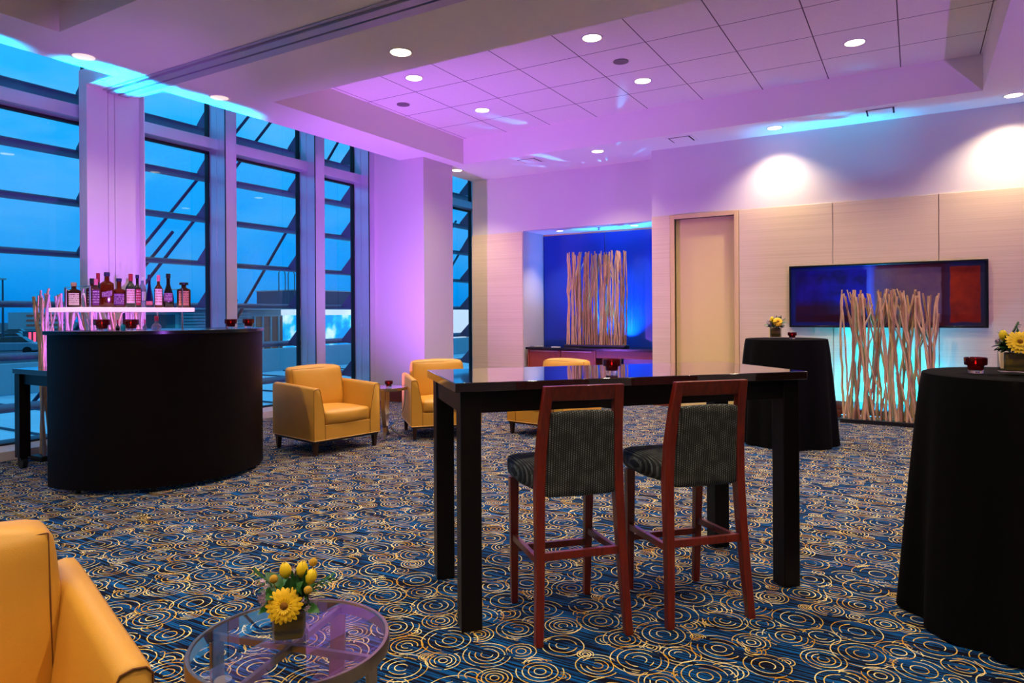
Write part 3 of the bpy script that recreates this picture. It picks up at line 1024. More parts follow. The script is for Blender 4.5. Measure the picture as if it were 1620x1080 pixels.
# ------------------------------------------------------------------ armchairs (front is local -Y)
def make_armchair(label):
    t = thing('armchair', label, 'armchair', group='yellow leather armchairs')
    w2, yf, yb = 0.39, -0.385, 0.38
    zb, za = 0.15, 0.66
    m = MB()
    m.box(-w2 + 0.01, w2 - 0.01, yf + 0.012, yb - 0.01, 0.125, 0.152)
    m.build('plinth', M['chairleg'], t, bevel=0.003)
    for sx_, sy_ in ((-1, -1), (1, -1), (-1, 1), (1, 1)):
        m = MB()
        cx, cy = sx_ * (w2 - 0.04), (yf + 0.045) if sy_ < 0 else (yb - 0.045)
        m.tbox((cx + sx_ * 0.0, cy, 0), (0.032, 0.032), (cx, cy, 0.14), (0.052, 0.052))
        m.build('leg', M['chairleg'], t, bevel=0.003)
    # arms: outer face upright, inner face sloping outwards to a narrow top
    for s_ in (-1, 1):
        m = MB()
        prof = [(w2, zb), (w2, za - 0.02), (w2 - 0.012, za - 0.004), (w2 - 0.035, za), (w2 - 0.058, za - 0.006), (w2 - 0.07, za - 0.03), (w2 - 0.085, 0.55), (w2 - 0.105, 0.45), (w2 - 0.118, 0.36), (w2 - 0.122, 0.28), (w2 - 0.122, zb)]
        rings = []
        for y, zs in ((yf, -0.012), (yf + 0.008, -0.004), (yf + 0.02, 0), (-0.1, 0.008), (0.15, 0.016), (yb - 0.02, 0.02), (yb, 0.01)):
            rings.append([(s_ * px, y, pz + (zs if pz > 0.5 else 0)) for px, pz in prof])
        m.loft(rings)
        a_ = m.build('arm', M['leather'], t, angle=50)
        m = MB()
        m.tube([(s_ * (px + (0.001 if i < 3 else -0.001)), yf - 0.001, pz + (-0.01 if pz > .5 else 0)) for i, (px, pz) in enumerate(prof)], 0.0022, 6)
        m.build('piping', M['stitch'], a_)
    m = MB()
    m.box(-w2 + 0.12, w2 - 0.12, yf + 0.004, yb - 0.05, zb, 0.292)
    m.build('seat_base', M['leather'], t, bevel=0.008)
    m = MB()
    m.box(-w2 + 0.1, w2 - 0.1, yb - 0.10, yb, zb, 0.66)
    m.build('back_frame', M['leather'], t, bevel=0.015)
    m = MB()
    ring = [(-w2, yf, zb), (w2, yf, zb), (w2, yb, zb), (-w2, yb, zb), (-w2, yf, zb)]
    for a, b in zip(ring[:-1], ring[1:]):
        m.tube([a, b], 0.0045, 6)
    m.build('piping', M['piping'], t)
    m = MB()
    m.cushion(-w2 + 0.124, w2 - 0.124, yf + 0.0, 0.20, 0.288, 0.425, 0.035, 0.018, wrinkle=0.008, seed=2)
    m.build('seat_cushion', M['leather'], t, angle=180)

    def lean(p):
        q = (p.z - 0.42) / 0.4
        return Vector((p.x * (1 + 0.0 * q), p.y + 0.07 * q, p.z))
    m = MB()
    m.cushion(-w2 + 0.088, w2 - 0.088, 0.10, 0.245, 0.40, 0.82, 0.035, 0.022, xf=lean, wrinkle=0.008, seed=5)
    bc = m.build('back_cushion', M['leather'], t, angle=180)
    m = MB()
    x1 = w2 - 0.098
    loop = [lean(Vector(p)) for p in ((-x1, 0.108, 0.41), (x1, 0.108, 0.41), (x1, 0.108, 0.807), (-x1, 0.108, 0.807), (-x1, 0.108, 0.41))]
    for a, b in zip(loop[:-1], loop[1:]):
        m.tube([a, b], 0.002, 5)
    m.build('seam', M['stitch'], bc)
    return t


def rz_for(fx, fy):
    """rotation that turns local -Y into (fx, fy)"""
    return math.atan2(fy, fx) + PI / 2


def chair_at(t, fl, fr):
    """front-left / front-right outer leg corners on the floor (seen from the front, left in the picture first)"""
    fl, fr = Vector(fl), Vector(fr)
    mid = (fl + fr) / 2
    e = (fr - fl).normalized()
    f = Vector((e.y, -e.x))              # forward
    c = mid - f * 0.345
    t.location = (c.x, c.y, 0)
    t.rotation_euler = (0, 0, rz_for(f.x, f.y))


ch = make_armchair('yellow leather armchair between the bar and a small glass table, turned right')
chair_at(ch, (-5.00, 4.69), (-4.86, 5.42))
c2 = copy_tree(ch)
c2['label'] = 'yellow leather armchair in front of the wide column, right of the small glass table'
chair_at(c2, (-4.71, 5.83), (-4.20, 6.38))
c3 = copy_tree(ch)
c3['label'] = 'yellow leather armchair mostly hidden by the high table, in front of the credenza'
chair_at(c3, (-4.0, 6.72), (-3.26, 6.60))
c4 = copy_tree(ch)
c4['label'] = 'yellow leather armchair cut off at the lower left corner, nearest to the viewer'
#@@C4
c4.location = (-1.834, 0.569, 0)
c4.rotation_euler = (0, 0, rz_for(0.955, -0.295))


# ------------------------------------------------------------------ glass side tables
def make_side_table(label, R, H):
    t = thing('side_table', label, 'side table', group='round glass side tables')
    m = MB()
    n = 64
    ring = lambda r, z: [(r * math.cos(2 * PI * i / n), r * math.sin(2 * PI * i / n), z) for i in range(n)]
    m.loft([ring(R - 0.012, H - 0.004), ring(R - 0.010, H + 0.001), ring(R - 0.002, H + 0.001), ring(R, H - 0.003), ring(R, H - 0.030), ring(R - 0.003, H - 0.032), ring(R - 0.010, H - 0.032), ring(R - 0.012, H - 0.004)], caps=False)
    m.build('rim', M['nickel'], t, angle=50)
    m = MB()
    m.lathe([(R - 0.012, H - 0.010), (R - 0.012, H - 0.002)], 64)
    m.build('glass_top', M['tableglass'], t)
    m = MB()
    for a in (0.25, 0.25 + PI / 2):
        d = Vector((math.cos(a), math.sin(a), 0))
        m.strip([d * -(R - 0.012) + Vector((0, 0, H - 0.021)), d * (R - 0.012) + Vector((0, 0, H - 0.021))], (-d.y, d.x, 0), 0.012, 0.016)
    m.build('cross_bars', M['nickel'], t)
    for k in range(4):
        a = 0.25 + k * PI / 2
        d = Vector((math.cos(a), math.sin(a), 0))
        sd = Vector((-d.y, d.x, 0))
        pts = []
        for q in range(15):
            u = q / 14
            z = (H - 0.03) * (1 - u)
            if u < 0.8:
                r = R - 0.02 - (R - 0.055) * (u / 0.8) ** 3.2 * 0.92
            else:
                v = (u - 0.8) / 0.2
                r = R - 0.02 - (R - 0.055) * 0.92 + v ** 1.3 * (R * 0.78)
                z = (H - 0.03) * 0.2 * (1 - v) ** 1.6 + 0.006
            pts.append(d * r + Vector((0, 0, z)))
        m = MB()
        m.strip(pts, sd, 0.045, 0.007)
        m.build('leg', M['nickel'], t, angle=50)
    return t


st = make_side_table('round glass side table with flower vase at the bottom left, nearest the viewer', 0.24, 0.56)
st.location = (-1.335, 1.175, 0)
st2 = placed(st, 'round glass side table between two yellow armchairs, holding a red votive', (-5.10, 5.84, 0), 0.35)


# ------------------------------------------------------------------ high table and bar stools
TC = (-1.34, 3.26)
TA = math.radians(46.7)
hb = thing('high_table', 'long dark brown bar-height table in the middle of the room', 'table', (TC[0], TC[1], 0), TA)
hl, hw = 0.885, 0.375
m = MB()
m.box(-hl, hl, -hw, hw, 1.03, 1.07)
m.build('tabletop', M['tabletop'], hb, bevel=0.003)
m = MB()
for s_ in (-1, 1):
    m.box(-hl + 0.11, hl - 0.11, s_ * (hw - 0.045) - 0.012, s_ * (hw - 0.045) + 0.012, 0.935, 1.03)
    m.box(s_ * (hl - 0.045) - 0.012, s_ * (hl - 0.045) + 0.012, -hw + 0.11, hw - 0.11, 0.935, 1.03)
m.build('apron', M['darkwood'], hb, bevel=0.002)
for sx_ in (-1, 1):
    for sy_ in (-1, 1):
        m = MB()
        cx, cy = sx_ * (hl - 0.073), sy_ * (hw - 0.073)
        m.box(cx - 0.046, cx + 0.046, cy - 0.046, cy + 0.046, 0, 1.03)
        m.build('leg', M['darkwood'], hb, bevel=0.004)
m = MB()
m.lathe([(0.06, -0.03), (0.09, 0.0), (0.09, 0.02)], 20, c=(0, 0, 0.915))
m.build('bracket', M['darkwood'], hb)

bb = thing('side_counter', 'dark wood counter table on casters by the window, left behind the bar', 'table', (-6.65, 3.62, 0))
m = MB()
m.box(-0.35, 0.35, -0.62, 0.62, 0.855, 0.90)
m.build('tabletop', M['tabletop'], bb, bevel=0.003)
m = MB()
for s_ in (-1, 1):
    m.box(-0.25, 0.25, s_ * 0.57 - 0.012, s_ * 0.57 + 0.012, 0.76, 0.855)
    m.box(s_ * 0.30 - 0.012, s_ * 0.30 + 0.012, -0.53, 0.53, 0.76, 0.855)
m.build('apron', M['darkwood'], bb, bevel=0.002)
for sx_ in (-1, 1):
    for sy_ in (-1, 1):
        m = MB()
        m.box(sx_ * 0.29 - 0.045, sx_ * 0.29 + 0.045, sy_ * 0.565 - 0.045, sy_ * 0.565 + 0.045, 0.10, 0.855)
        lg = m.build('leg', M['darkwood'], bb, bevel=0.003)
        m = MB()
        m.tube([(sx_ * 0.29, sy_ * 0.565 - 0.02, 0.05), (sx_ * 0.29, sy_ * 0.565 + 0.02, 0.05)], 0.05, 16)
        m.box(sx_ * 0.29 - 0.03, sx_ * 0.29 + 0.03, sy_ * 0.565 - 0.028, sy_ * 0.565 + 0.028, 0.075, 0.10)
        m.build('caster', M['board'], lg)


def make_stool(label):
    t = thing('bar_stool', label, 'bar stool', group='cherry bar stools at the high table')
    # rear posts: curved, one piece from floor to top rail
    prof = [(0.262, 0.0, 0.2165, 0.034, 0.034), (0.242, 0.2, 0.207, 0.036, 0.040), (0.222, 0.42, 0.200, 0.038, 0.046), (0.207, 0.62, 0.197, 0.040, 0.050),
            (0.214, 0.78, 0.191, 0.040, 0.046), (0.240, 0.93, 0.183, 0.040, 0.040), (0.275, 1.065, 0.175, 0.040, 0.032)]
    for s_ in (-1, 1):
        m = MB()
        rings = []
        for y, z, xo, wx, wy in prof:
            rings.append([(s_ * xo, y - wy / 2, z), (s_ * (xo - wx), y - wy / 2, z), (s_ * (xo - wx), y + wy / 2, z), (s_ * xo, y + wy / 2, z)])
        m.loft(rings)
        m.build('back_post', M['cherry'], t, bevel=0.003, angle=30)
        m = MB()
        m.tbox((s_ * 0.182, -0.180, 0), (0.030, 0.030), (s_ * 0.188, -0.160, 0.60), (0.042, 0.042))
        m.build('leg', M['cherry'], t, bevel=0.003)
    m = MB()
    m.hexa([(-0.142, 0.238, 1.0), (0.142, 0.238, 1.0), (0.142, 0.268, 1.0), (-0.142, 0.268, 1.0)], [(-0.138, 0.258, 1.065), (0.138, 0.258, 1.065), (0.138, 0.290, 1.065), (-0.138, 0.290, 1.065)])
    m.build('top_rail', M['cherry'], t, bevel=0.003)
    for s_ in (-1, 1):
        m = MB()
        x = s_ * 0.186
        m.hexa([(x - 0.011, -0.165, 0.300), (x + 0.011, -0.165, 0.300), (x + 0.011, 0.222, 0.318), (x - 0.011, 0.222, 0.318)],
               [(x - 0.011, -0.165, 0.330), (x + 0.011, -0.165, 0.330), (x + 0.011, 0.222, 0.348), (x - 0.011, 0.222, 0.348)])
        m.build('stretcher', M['cherry'], t, bevel=0.002)
    m = MB()
    m.box(-0.165, 0.165, 0.215, 0.237, 0.335, 0.368)
    m.build('stretcher', M['cherry'], t, bevel=0.002)
    m = MB()
    m.box(-0.165, 0.165, -0.182, -0.158, 0.245, 0.275)
    m.build('stretcher', M['cherry'], t, bevel=0.002)

    m = MB()
    m.cushion(-0.208, 0.208, -0.215, 0.195, 0.60, 0.70, 0.028, 0.012, xf=lambda p: Vector((p.x * (1 - 0.22 * max(0, (p.y + 0.0)) / 0.2 * (1 if p.y > 0.05 else p.y / 0.05 if p.y > 0 else 0)), p.y, p.z)))
    m.build('seat', M['fabric_seat'], t, angle=180)

    def bk(p):
        q = (p.z - 0.6) / 0.35
        return Vector((p.x * (1 - 0.12 * q), p.y + 0.045 * max(0, q) ** 1.6, p.z))
    m = MB()
    m.cushion(-0.157, 0.157, 0.178, 0.232, 0.595, 0.952, 0.014, 0.006, xf=bk)
    m.build('backrest', M['fabric'], t, angle=180)
    return t


s1 = make_stool('cherry wood bar stool with dark striped seat, left one at the high table')
SF = Vector((-0.715, 0.70))       # facing


def stool_at(t, rear_mid):
    c = Vector(rear_mid) + SF * 0.262
    t.location = (c.x, c.y, 0)
    t.rotation_euler = (0, 0, rz_for(SF.x, SF.y))


stool_at(s1, (-1.195, 2.60))
s2 = copy_tree(s1)
s2['label'] = 'cherry wood bar stool with dark striped seat, right one at the high table'
stool_at(s2, (-0.78, 3.02))


# ------------------------------------------------------------------ draped cocktail tables
def make_cocktail(label, seed, loc):
    t = thing('cocktail_table', label, 'table', loc, group='draped cocktail tables')
    rnd = random.Random(seed)
    R, H = 0.405, 1.085
    m = MB()
    m.lathe([(R - 0.006, 0), (R - 0.006, 0.025)], 48, c=(0, 0, H - 0.032))
    m.build('tabletop', M['darkwood'], t)
    m = MB()
    m.lathe([(0.035, 0.03), (0.035, H - 0.035)], 16)
    m.build('pole', M['led'], t)
    m = MB()
    m.lathe([(0.25, 0.0), (0.25, 0.012), (0.06, 0.03)], 24)
    m.build('foot', M['led'], t)
    m = MB()
    n = 240
    ph = [rnd.uniform(0, 6.28) for _ in range(4)]
    rings = []
    for r in (0.02, 0.15, 0.3, R - 0.012):
        rings.append([(r * math.cos(2 * PI * i / n), r * math.sin(2 * PI * i / n), H) for i in range(n)])
    rings.append([((R - 0.002) * math.cos(2 * PI * i / n), (R - 0.002) * math.sin(2 * PI * i / n), H - 0.003) for i in range(n)])
    for j in range(1, 19):
        q = j / 18
        z = H - 0.008 - (H - 0.012) * q
        ring = []
        for i in range(n):
            a = 2 * PI * i / n
            f = math.sin(11 * a + ph[0] + 0.8 * math.sin(2 * a + ph[1])) * 0.6 + math.sin(17 * a + ph[2]) * 0.25 + math.sin(5 * a + ph[3]) * 0.25
            r = R + 0.085 * q ** 0.8 + f * (0.004 + 0.036 * q ** 1.1)
            ring.append((r * math.cos(a), r * math.sin(a), max(0.004, z + 0.012 * f * (q > 0.95))))
        rings.append(ring)
    m.loft(rings, caps=False)
    m.build('tablecloth', M['cloth'], t, angle=60, solid=0.003)
    return t


def ground(px, d):
    """floor point seen at picture column px, at distance d along the view"""
    k = d / 1080.0
    v = fw * d + r0 * ((px - 810) * k)
    return (v.x, v.y, 0)


ct = make_cocktail('round high table in floor-length black cloth, left of the painting', 3, ground(1243, 7.2))
cn = make_cocktail('round high table in floor-length black cloth, cut off at the right edge', 9, ground(1628, 2.98))


# ------------------------------------------------------------------ votives
def make_votive(label):
    t = thing('votive_holder', label, 'candle holder', group='red glass votives')
    m = MB()
    m.lathe([(0.026, 0.014), (0.030, 0.016), (0.031, 0.030), (0.033, 0.034), (0.042, 0.036), (0.044, 0.040), (0.045, 0.068), (0.043, 0.069), (0.041, 0.066), (0.040, 0.043), (0.028, 0.038), (0.026, 0.024), (0.004, 0.022)], 32)
    m.build('cup', M['redglass'], t, angle=30)
    m = MB()
    m.lathe([(0.029, 0.0), (0.030, 0.002), (0.030, 0.0135), (0.028, 0.014)], 32)
    m.build('base', M['clearbase'], t, angle=30)
    m = MB()
    m.lathe([(0.019, 0.025), (0.019, 0.040), (0.003, 0.041)], 16)
    cdl = m.build('candle', M['wax'], t)
    m = MB()
    m.lathe([(0.0005, 0.040), (0.003, 0.045), (0.0028, 0.050), (0.0004, 0.058)], 8)
    m.build('flame', M['flame'], cdl)
    return t


v0 = make_votive('red glass votive on the long dark high table')


def atz(px, py, z):
    """point at height z seen at picture position px, py"""
    d = fw * 1080 + rr * (px - 810) + uu * (497 - py)
    t = (z - CAM_H) / d.z
    return (d.x * t, d.y * t, z)


v0.location = atz(968, 590, 1.0705)
placed(v0, 'red glass votive on the far draped table, right of its small vase', ground(1253, 7.05)[:2] + (1.088,), 0.4)
placed(v0, 'red glass votive on the near draped table at the right edge', ground(1543, 3.02)[:2] + (1.088,), 0.9)
placed(v0, 'red glass votive on the small glass table between the armchairs', (-5.03, 5.82, 0.5615), 0.2)


# ------------------------------------------------------------------ flower arrangements
def petal_ring(m, c, ax, R, r_in, n, lift, width, rnd, droop=0.0):
    """petals around centre c, facing along unit vector ax"""
    ax = Vector(ax).normalized()
    u = ax.cross(Vector((0, 0, 1)))
    u = u.normalized() if u.length > 0.1 else Vector((1, 0, 0))
    v = ax.cross(u)
    for i in range(n):
        a = 2 * PI * (i + rnd.uniform(-0.15, 0.15)) / n
        d = u * math.cos(a) + v * math.sin(a)
        s_ = ax.cross(d)
        L = R * rnd.uniform(0.92, 1.04)
        secs = []
        for q, ww in ((0.0, 0.35), (0.3, 0.8), (0.65, 1.0), (0.88, 0.75), (1.0, 0.25)):
            p = Vector(c) + d * (r_in + (L - r_in) * q) + ax * (lift * q - droop * q * q)
            w_ = width * ww / 2
            secs.append([p - s_ * w_, p + ax * (-0.0006 - 0.1 * w_), p + s_ * w_, p + ax * (0.0006)])
        m.loft(secs)


def leaf_mesh(m, base, d, L, Wd, curl=0.2, nrm=(0, 0, 1)):
    d = Vector(d).normalized()
    s_ = d.cross(Vector(nrm))
    s_ = s_.normalized() if s_.length > 0.05 else d.cross(Vector((1, 0, 0))).normalized()
    n_ = s_.cross(d)
    secs = []
    for q, ww in ((0, 0.12), (0.2, 0.7), (0.45, 1.0), (0.7, 0.8), (0.9, 0.35), (1.0, 0.05)):
        p = Vector(base) + d * L * q - n_ * curl * L * q * q
        w_ = Wd * ww / 2
        secs.append([p - s_ * w_ + n_ * w_ * 0.3, p, p + s_ * w_ + n_ * w_ * 0.3, p - n_ * 0.0008])
    m.loft(secs)


def make_flowers(label, loc, facing, scale=1.0, seed=1, look=None):
    """facing: yaw towards the viewer; local -Y faces the viewer"""
    rnd = random.Random(seed)
    t = thing('flower_arrangement', label, 'flowers', loc, facing, 'flower arrangements in square glass vases')
    t.scale = (scale,) * 3
    h = 0.078
    q = 0.037
    m = MB()
    # square glass vase: thick walls, thick foot
    m.box(-q, q, -q, q, 0, 0.010)
    for a in ((-q, q, -q, -q + 0.004), (-q, q, q - 0.004, q), (-q, -q + 0.004, -q + 0.004, q - 0.004), (q - 0.004, q, -q + 0.004, q - 0.004)):
        m.box(*a, 0.010, h)
    vs = m.build('vase', M['vaseglass'], t, bevel=0.0015)
    m = MB()
    m.cushion(-q + 0.006, q - 0.006, -q + 0.006, q - 0.006, 0.012, h - 0.004, 0.008, 0.0, n=5)
    m.build('leaf_wrap', M['wrap'], t, angle=60)
    m = MB()
    for (x, y) in ((-.01, 0), (.012, .005), (0, .012), (.005, -.01)):
        m.tube([(x * .5, y * .5, 0.05), (x * 1.4, y * 1.4, 0.105)], 0.0022, 5)
    m.build('stems', M['leaf'], t)
    # foliage
    m = MB()
    for i in range(46):
        a = rnd.uniform(0, 2 * PI)
        el = rnd.uniform(0.05, 1.3)
        d = Vector((math.cos(a) * math.cos(el), math.sin(a) * math.cos(el), math.sin(el)))
        b = Vector((rnd.uniform(-.03, .03), rnd.uniform(-.03, .03), h + rnd.uniform(-0.004, 0.03)))
        leaf_mesh(m, b, d, rnd.uniform(0.032, 0.056), rnd.uniform(0.020, 0.030), rnd.uniform(0, 0.5), nrm=(rnd.uniform(-.5, .5), -0.5, 1))
    m.build('leaves', M['leaf'], t, angle=70)
    m = MB()
    for i in range(24):
        a = rnd.uniform(0, 2 * PI)
        d = Vector((math.cos(a), math.sin(a), rnd.uniform(-0.1, 0.6)))
        b = Vector((math.cos(a) * .02, math.sin(a) * .02, h + rnd.uniform(-0.002, 0.02)))
        leaf_mesh(m, b, d, rnd.uniform(0.025, 0.04), 0.02, 0.4)
    m.build('dark_leaves', M['leafdark'], t, angle=70)
    # sprigs with small paired leaves
    for bx, ex in ((0.03, 0.088), (-0.02, -0.07)) if look != 'far' else ((0.02, 0.06),):
        m = MB()
        p0, p1 = Vector((bx, 0.0, h + 0.02)), Vector((ex, 0.0, h + (0.052 if ex > 0 else 0.075)))
        if look == 'near' and ex < 0:
            p0, p1 = Vector((-0.01, 0.0, h + 0.04)), Vector((0.012, 0.0, h + 0.088))
        m.tube([p0, p0.lerp(p1, 0.5) + Vector((0, 0, .006)), p1], 0.001, 4)
        for k in range(6):
            p = p0.lerp(p1, 0.3 + 0.14 * k)
            for s_ in (-1, 1):
                leaf_mesh(m, p, (p1 - p0).normalized() + Vector((0, s_ * 0.6, s_ * 0.8)), 0.014, 0.008, 0.1)
        m.build('sprig', M['leaf'], t, angle=70)
    # upright tulip leaves
    m = MB()
    for x, a in ((0.012, 0.15), (0.028, -0.25), (0.02, -0.5)):
        leaf_mesh(m, (x, -0.012, h + 0.02), (-a * 0.6, -0.1, 1), 0.062, 0.012, 0.05, nrm=(0, -1, 0))
    m.build('tulip_leaves', M['leaf'], t, angle=70)
    # gerbera facing the viewer
    gx, gy, gz = (-0.006, -0.048, 0.096) if look is None else ((0.004, -0.045, 0.112) if look == 'near' else (0.012, -0.035, 0.115))
    GR = 0.038 if look is None else (0.040 if look == 'near' else 0.032)
    ax = Vector((0.02, -1, 0.32)) if look is None else Vector((0, -1, 0.45))
    g = MB()
    petal_ring(g, (gx, gy, gz), ax, GR, 0.007, 22, 0.002, 0.0105, rnd, 0.006)
    petal_ring(g, (gx, gy - 0.002, gz), ax, GR * 0.78, 0.006, 18, 0.004, 0.009, rnd, 0.003)
    petal_ring(g, (gx, gy - 0.004, gz), ax, GR * 0.45, 0.005, 20, 0.004, 0.004, rnd, 0.0)
    gb = g.build('gerbera', M['petal'], t, angle=60)
    m = MB()
    m.ball((gx, gy - 0.005, gz + 0.001), (0.0085, 0.005, 0.0085), 14, 8)
    m.build('center', M['gcenter'], gb)
    # buds / tulips
    buds = [(-0.008, -0.005, 0.152, 0.2), (0.026, 0.0, 0.150, -0.2), (0.044, -0.008, 0.135, -0.7)] if look is None else ([(-0.032, -0.012, 0.128, 0.25), (0.046, 0.0, 0.135, -0.3)] if look == 'near' else [(-0.018, 0, 0.128, 0.2)])
    for bx, by, bz, tl in buds:
        m = MB()
        for k in range(6):
            a = k * PI / 3
            c0 = Vector((bx, by, bz))
            ax_ = Vector((-tl * 0.5, -0.15, 1)).normalized()
            u = ax_.cross(Vector((0, 1, 0))).normalized()
            v = ax_.cross(u)
            d = u * math.cos(a) + v * math.sin(a)
            sd = ax_.cross(d)
            secs = []
            for qq, ro, ww in ((-0.015, 0.003, 0.004), (-0.005, 0.010, 0.012), (0.006, 0.0115, 0.014), (0.016, 0.008, 0.009), (0.022, 0.003, 0.002)):
                p = c0 + ax_ * qq + d * ro
                secs.append([p - sd * ww / 2, p + d * 0.0015, p + sd * ww / 2, p - d * 0.001])
            m.loft(secs)
        m.build('tulip', M['bud'], t, angle=70)
    # billy buttons
    bl = [(-0.032, -0.012, 0.141), (0.049, 0.012, 0.163), (0.041, -0.028, 0.117)] if look is None else ([(0.032, -0.01, 0.128), (0.060, -0.01, 0.122)] if look == 'near' else [(-0.03, -0.01, 0.12)])
    for p in bl:
        m = MB()
        m.ball(p, 0.0092, 14, 10)
        m.tube([(p[0] * 0.6, p[1] * 0.6, h + 0.01), (p[0], p[1], p[2] - 0.007)], 0.001, 4)
        m.build('billy_button', M['billy'], t)
    # lilac sprays
    lc = [(-0.058, -0.012, 0.118, 0.024), (0.042, -0.032, 0.088, 0.021), (0.004, 0.004, 0.148, 0.012), (-0.052, -0.02, 0.098, 0.013)] if look is None else (
        [(0.062, -0.012, 0.108, 0.018), (-0.046, -0.01, 0.112, 0.010)] if look == 'near' else [(-0.045, -0.01, 0.112, 0.020), (0.0, 0.0, 0.138, 0.010), (-0.03, -0.02, 0.1, 0.015)])
    for (x, y, z, R) in lc:
        m = MB()
        for k in range(int(26 * (R / 0.02) ** 1.3) + 4):
            d = Vector((rnd.gauss(0, 1), rnd.gauss(0, 1), rnd.gauss(0, 1))).normalized()
            p = Vector((x, y, z)) + d * R * rnd.uniform(0.5, 1) * Vector((0.8, 0.7, 1.15)).length / 1.6
            for j in range(5):
                a = j * 2 * PI / 5
                uu_ = d.cross(Vector((0.3, 0.5, 0.8))).normalized()
                vv_ = d.cross(uu_)
                e = uu_ * math.cos(a) + vv_ * math.sin(a)
                sd = d.cross(e)
                m.face([p, p + e * 0.0035 - sd * 0.0016 + d * 0.001, p + e * 0.0062 + d * 0.001, p + e * 0.0035 + sd * 0.0016 + d * 0.001])
        m.build('lilac_spray', M['lilac'], t, smooth=False)
    return t


make_flowers('square glass vase with yellow gerbera and lilac on the near glass side table', atz(459, 1012, 0.5615), TH + 0.20, 1.12, 4)
make_flowers('square vase of yellow gerbera and tulip on the near draped table, right edge', ground(1603, 2.93)[:2] + (1.088,), -TH * 0 + TH - 0.35, 1.28, 8, 'near')
make_flowers('small square vase of yellow flowers on the far draped table, left of a votive', ground(1226, 7.12)[:2] + (1.088,), TH - 0.2, 1.55, 15, 'far')


#@@BAR
# ------------------------------------------------------------------ bar
BC = Vector((-5.80, 3.62))
BR = 0.875
ZB = 1.25
bar = thing('bar_counter', 'large black half-round bar counter in front of the windows', 'bar', (BC.x, BC.y, 0))
arc = [(BR * math.cos(a), BR * math.sin(a)) for a in [-PI / 2 - 0.06 + (PI + 0.12) * i / 48 for i in range(49)]]
inn = [((BR - 0.03) * math.cos(a), (BR - 0.03) * math.sin(a)) for a in [-PI / 2 - 0.06 + (PI + 0.12) * i / 48 for i in range(49)]]
m = MB()
m.loft([[(p[0], p[1], 0.035), (q[0], q[1], 0.035), (q[0], q[1], ZB - 0.03), (p[0], p[1], ZB - 0.03)] for p, q in zip(arc, inn)])
m.build('front_panel', M['barblack'], bar)
for a in (-1.3, -0.6, 0.0, 0.6, 1.3):
    m = MB()
    c = ((BR - 0.06) * math.cos(a), (BR - 0.06) * math.sin(a))
    m.lathe([(0.02, 0), (0.02, 0.037)], 12, c=(c[0], c[1], 0))
    m.build('foot', M['board'], bar)
m = MB()
tp = [((BR + 0.018) * math.cos(a), (BR + 0.018) * math.sin(a)) for a in [-PI / 2 - 0.1 + (PI + 0.2) * i / 48 for i in range(49)]]
ti = [(-0.14, 0.80), (-0.14, 0.5), (-0.2, 0.3), (-0.2, -0.3), (-0.14, -0.5), (-0.14, -0.80)]
m.prism(tp + ti, ZB - 0.03, ZB)
m.build('countertop', M['blacktop'], bar, bevel=0.003)
m = MB()
m.prism([(x * 0.95, y * 0.95) for x, y in arc[2:-2]], 0.55, 0.57)
m.build('inner_shelf', M['barblack'], bar)

# bottle rack on the bar
rk = thing('bottle_rack', 'glowing white bottle shelf on thin chrome legs, standing on the bar', 'rack', (-5.55, 2.915, ZB))
m = MB()
m.box(-0.42, 0.05, -0.10, 0.865, 0.150, 0.185)
m.build('shelf', M['acrylic'], rk, bevel=0.003)
for (x, y) in ((0, 0), (0, 0.78), (-0.37, 0), (-0.37, 0.78)):
    m = MB()
    m.tube([(x, y, 0), (x, y, 0.35)], 0.0065, 8)
    m.lathe([(0.012, 0), (0.012, 0.004), (0.006, 0.006)], 12, c=(x, y, 0))
    m.build('leg', M['chrome'], rk)
for y in (0, 0.78):
    m = MB()
    m.tube([(0, y, 0.35), (-0.37, y, 0.35)], 0.0045, 8)
    m.build('rail', M['chrome'], rk)
SHZ = ZB + 0.186


def glassy(name, c, rough=0.08, trans=0.35):
    return pbr(name, c, rough, trans=trans, spec=0.7)


BM = {'amber': glassy('amber_spirit', rgb(112, 34, 8), trans=0.5), 'red': glassy('red_spirit', rgb(80, 8, 8), trans=0.5), 'dark': glassy('dark_bottle_glass', rgb(22, 10, 14), trans=0.1),
      'navy': glassy('navy_bottle_glass', rgb(22, 14, 70), trans=0.1), 'green': glassy('green_bottle_glass', rgb(14, 30, 24), trans=0.2), 'clear': pbr('clear_bottle_glass', rgb(190, 190, 215), 0.05, trans=0.8),
      'brown': glassy('brown_bottle_glass', rgb(58, 22, 8), trans=0.2), 'cyan': glassy('cyan_bottle_glass', rgb(30, 150, 200))}
CM = {'black': M['board'], 'red': pbr('red_cap', rgb(170, 20, 50), 0.4), 'white': pbr('white_cap', rgb(225, 215, 225), 0.4), 'navy': pbr('navy_cap', rgb(36, 22, 84), 0.4), 'cork': pbr('cork_cap', rgb(176, 140, 110), 0.7),
      'pink': pbr('pink_cap', rgb(235, 110, 160), 0.4)}


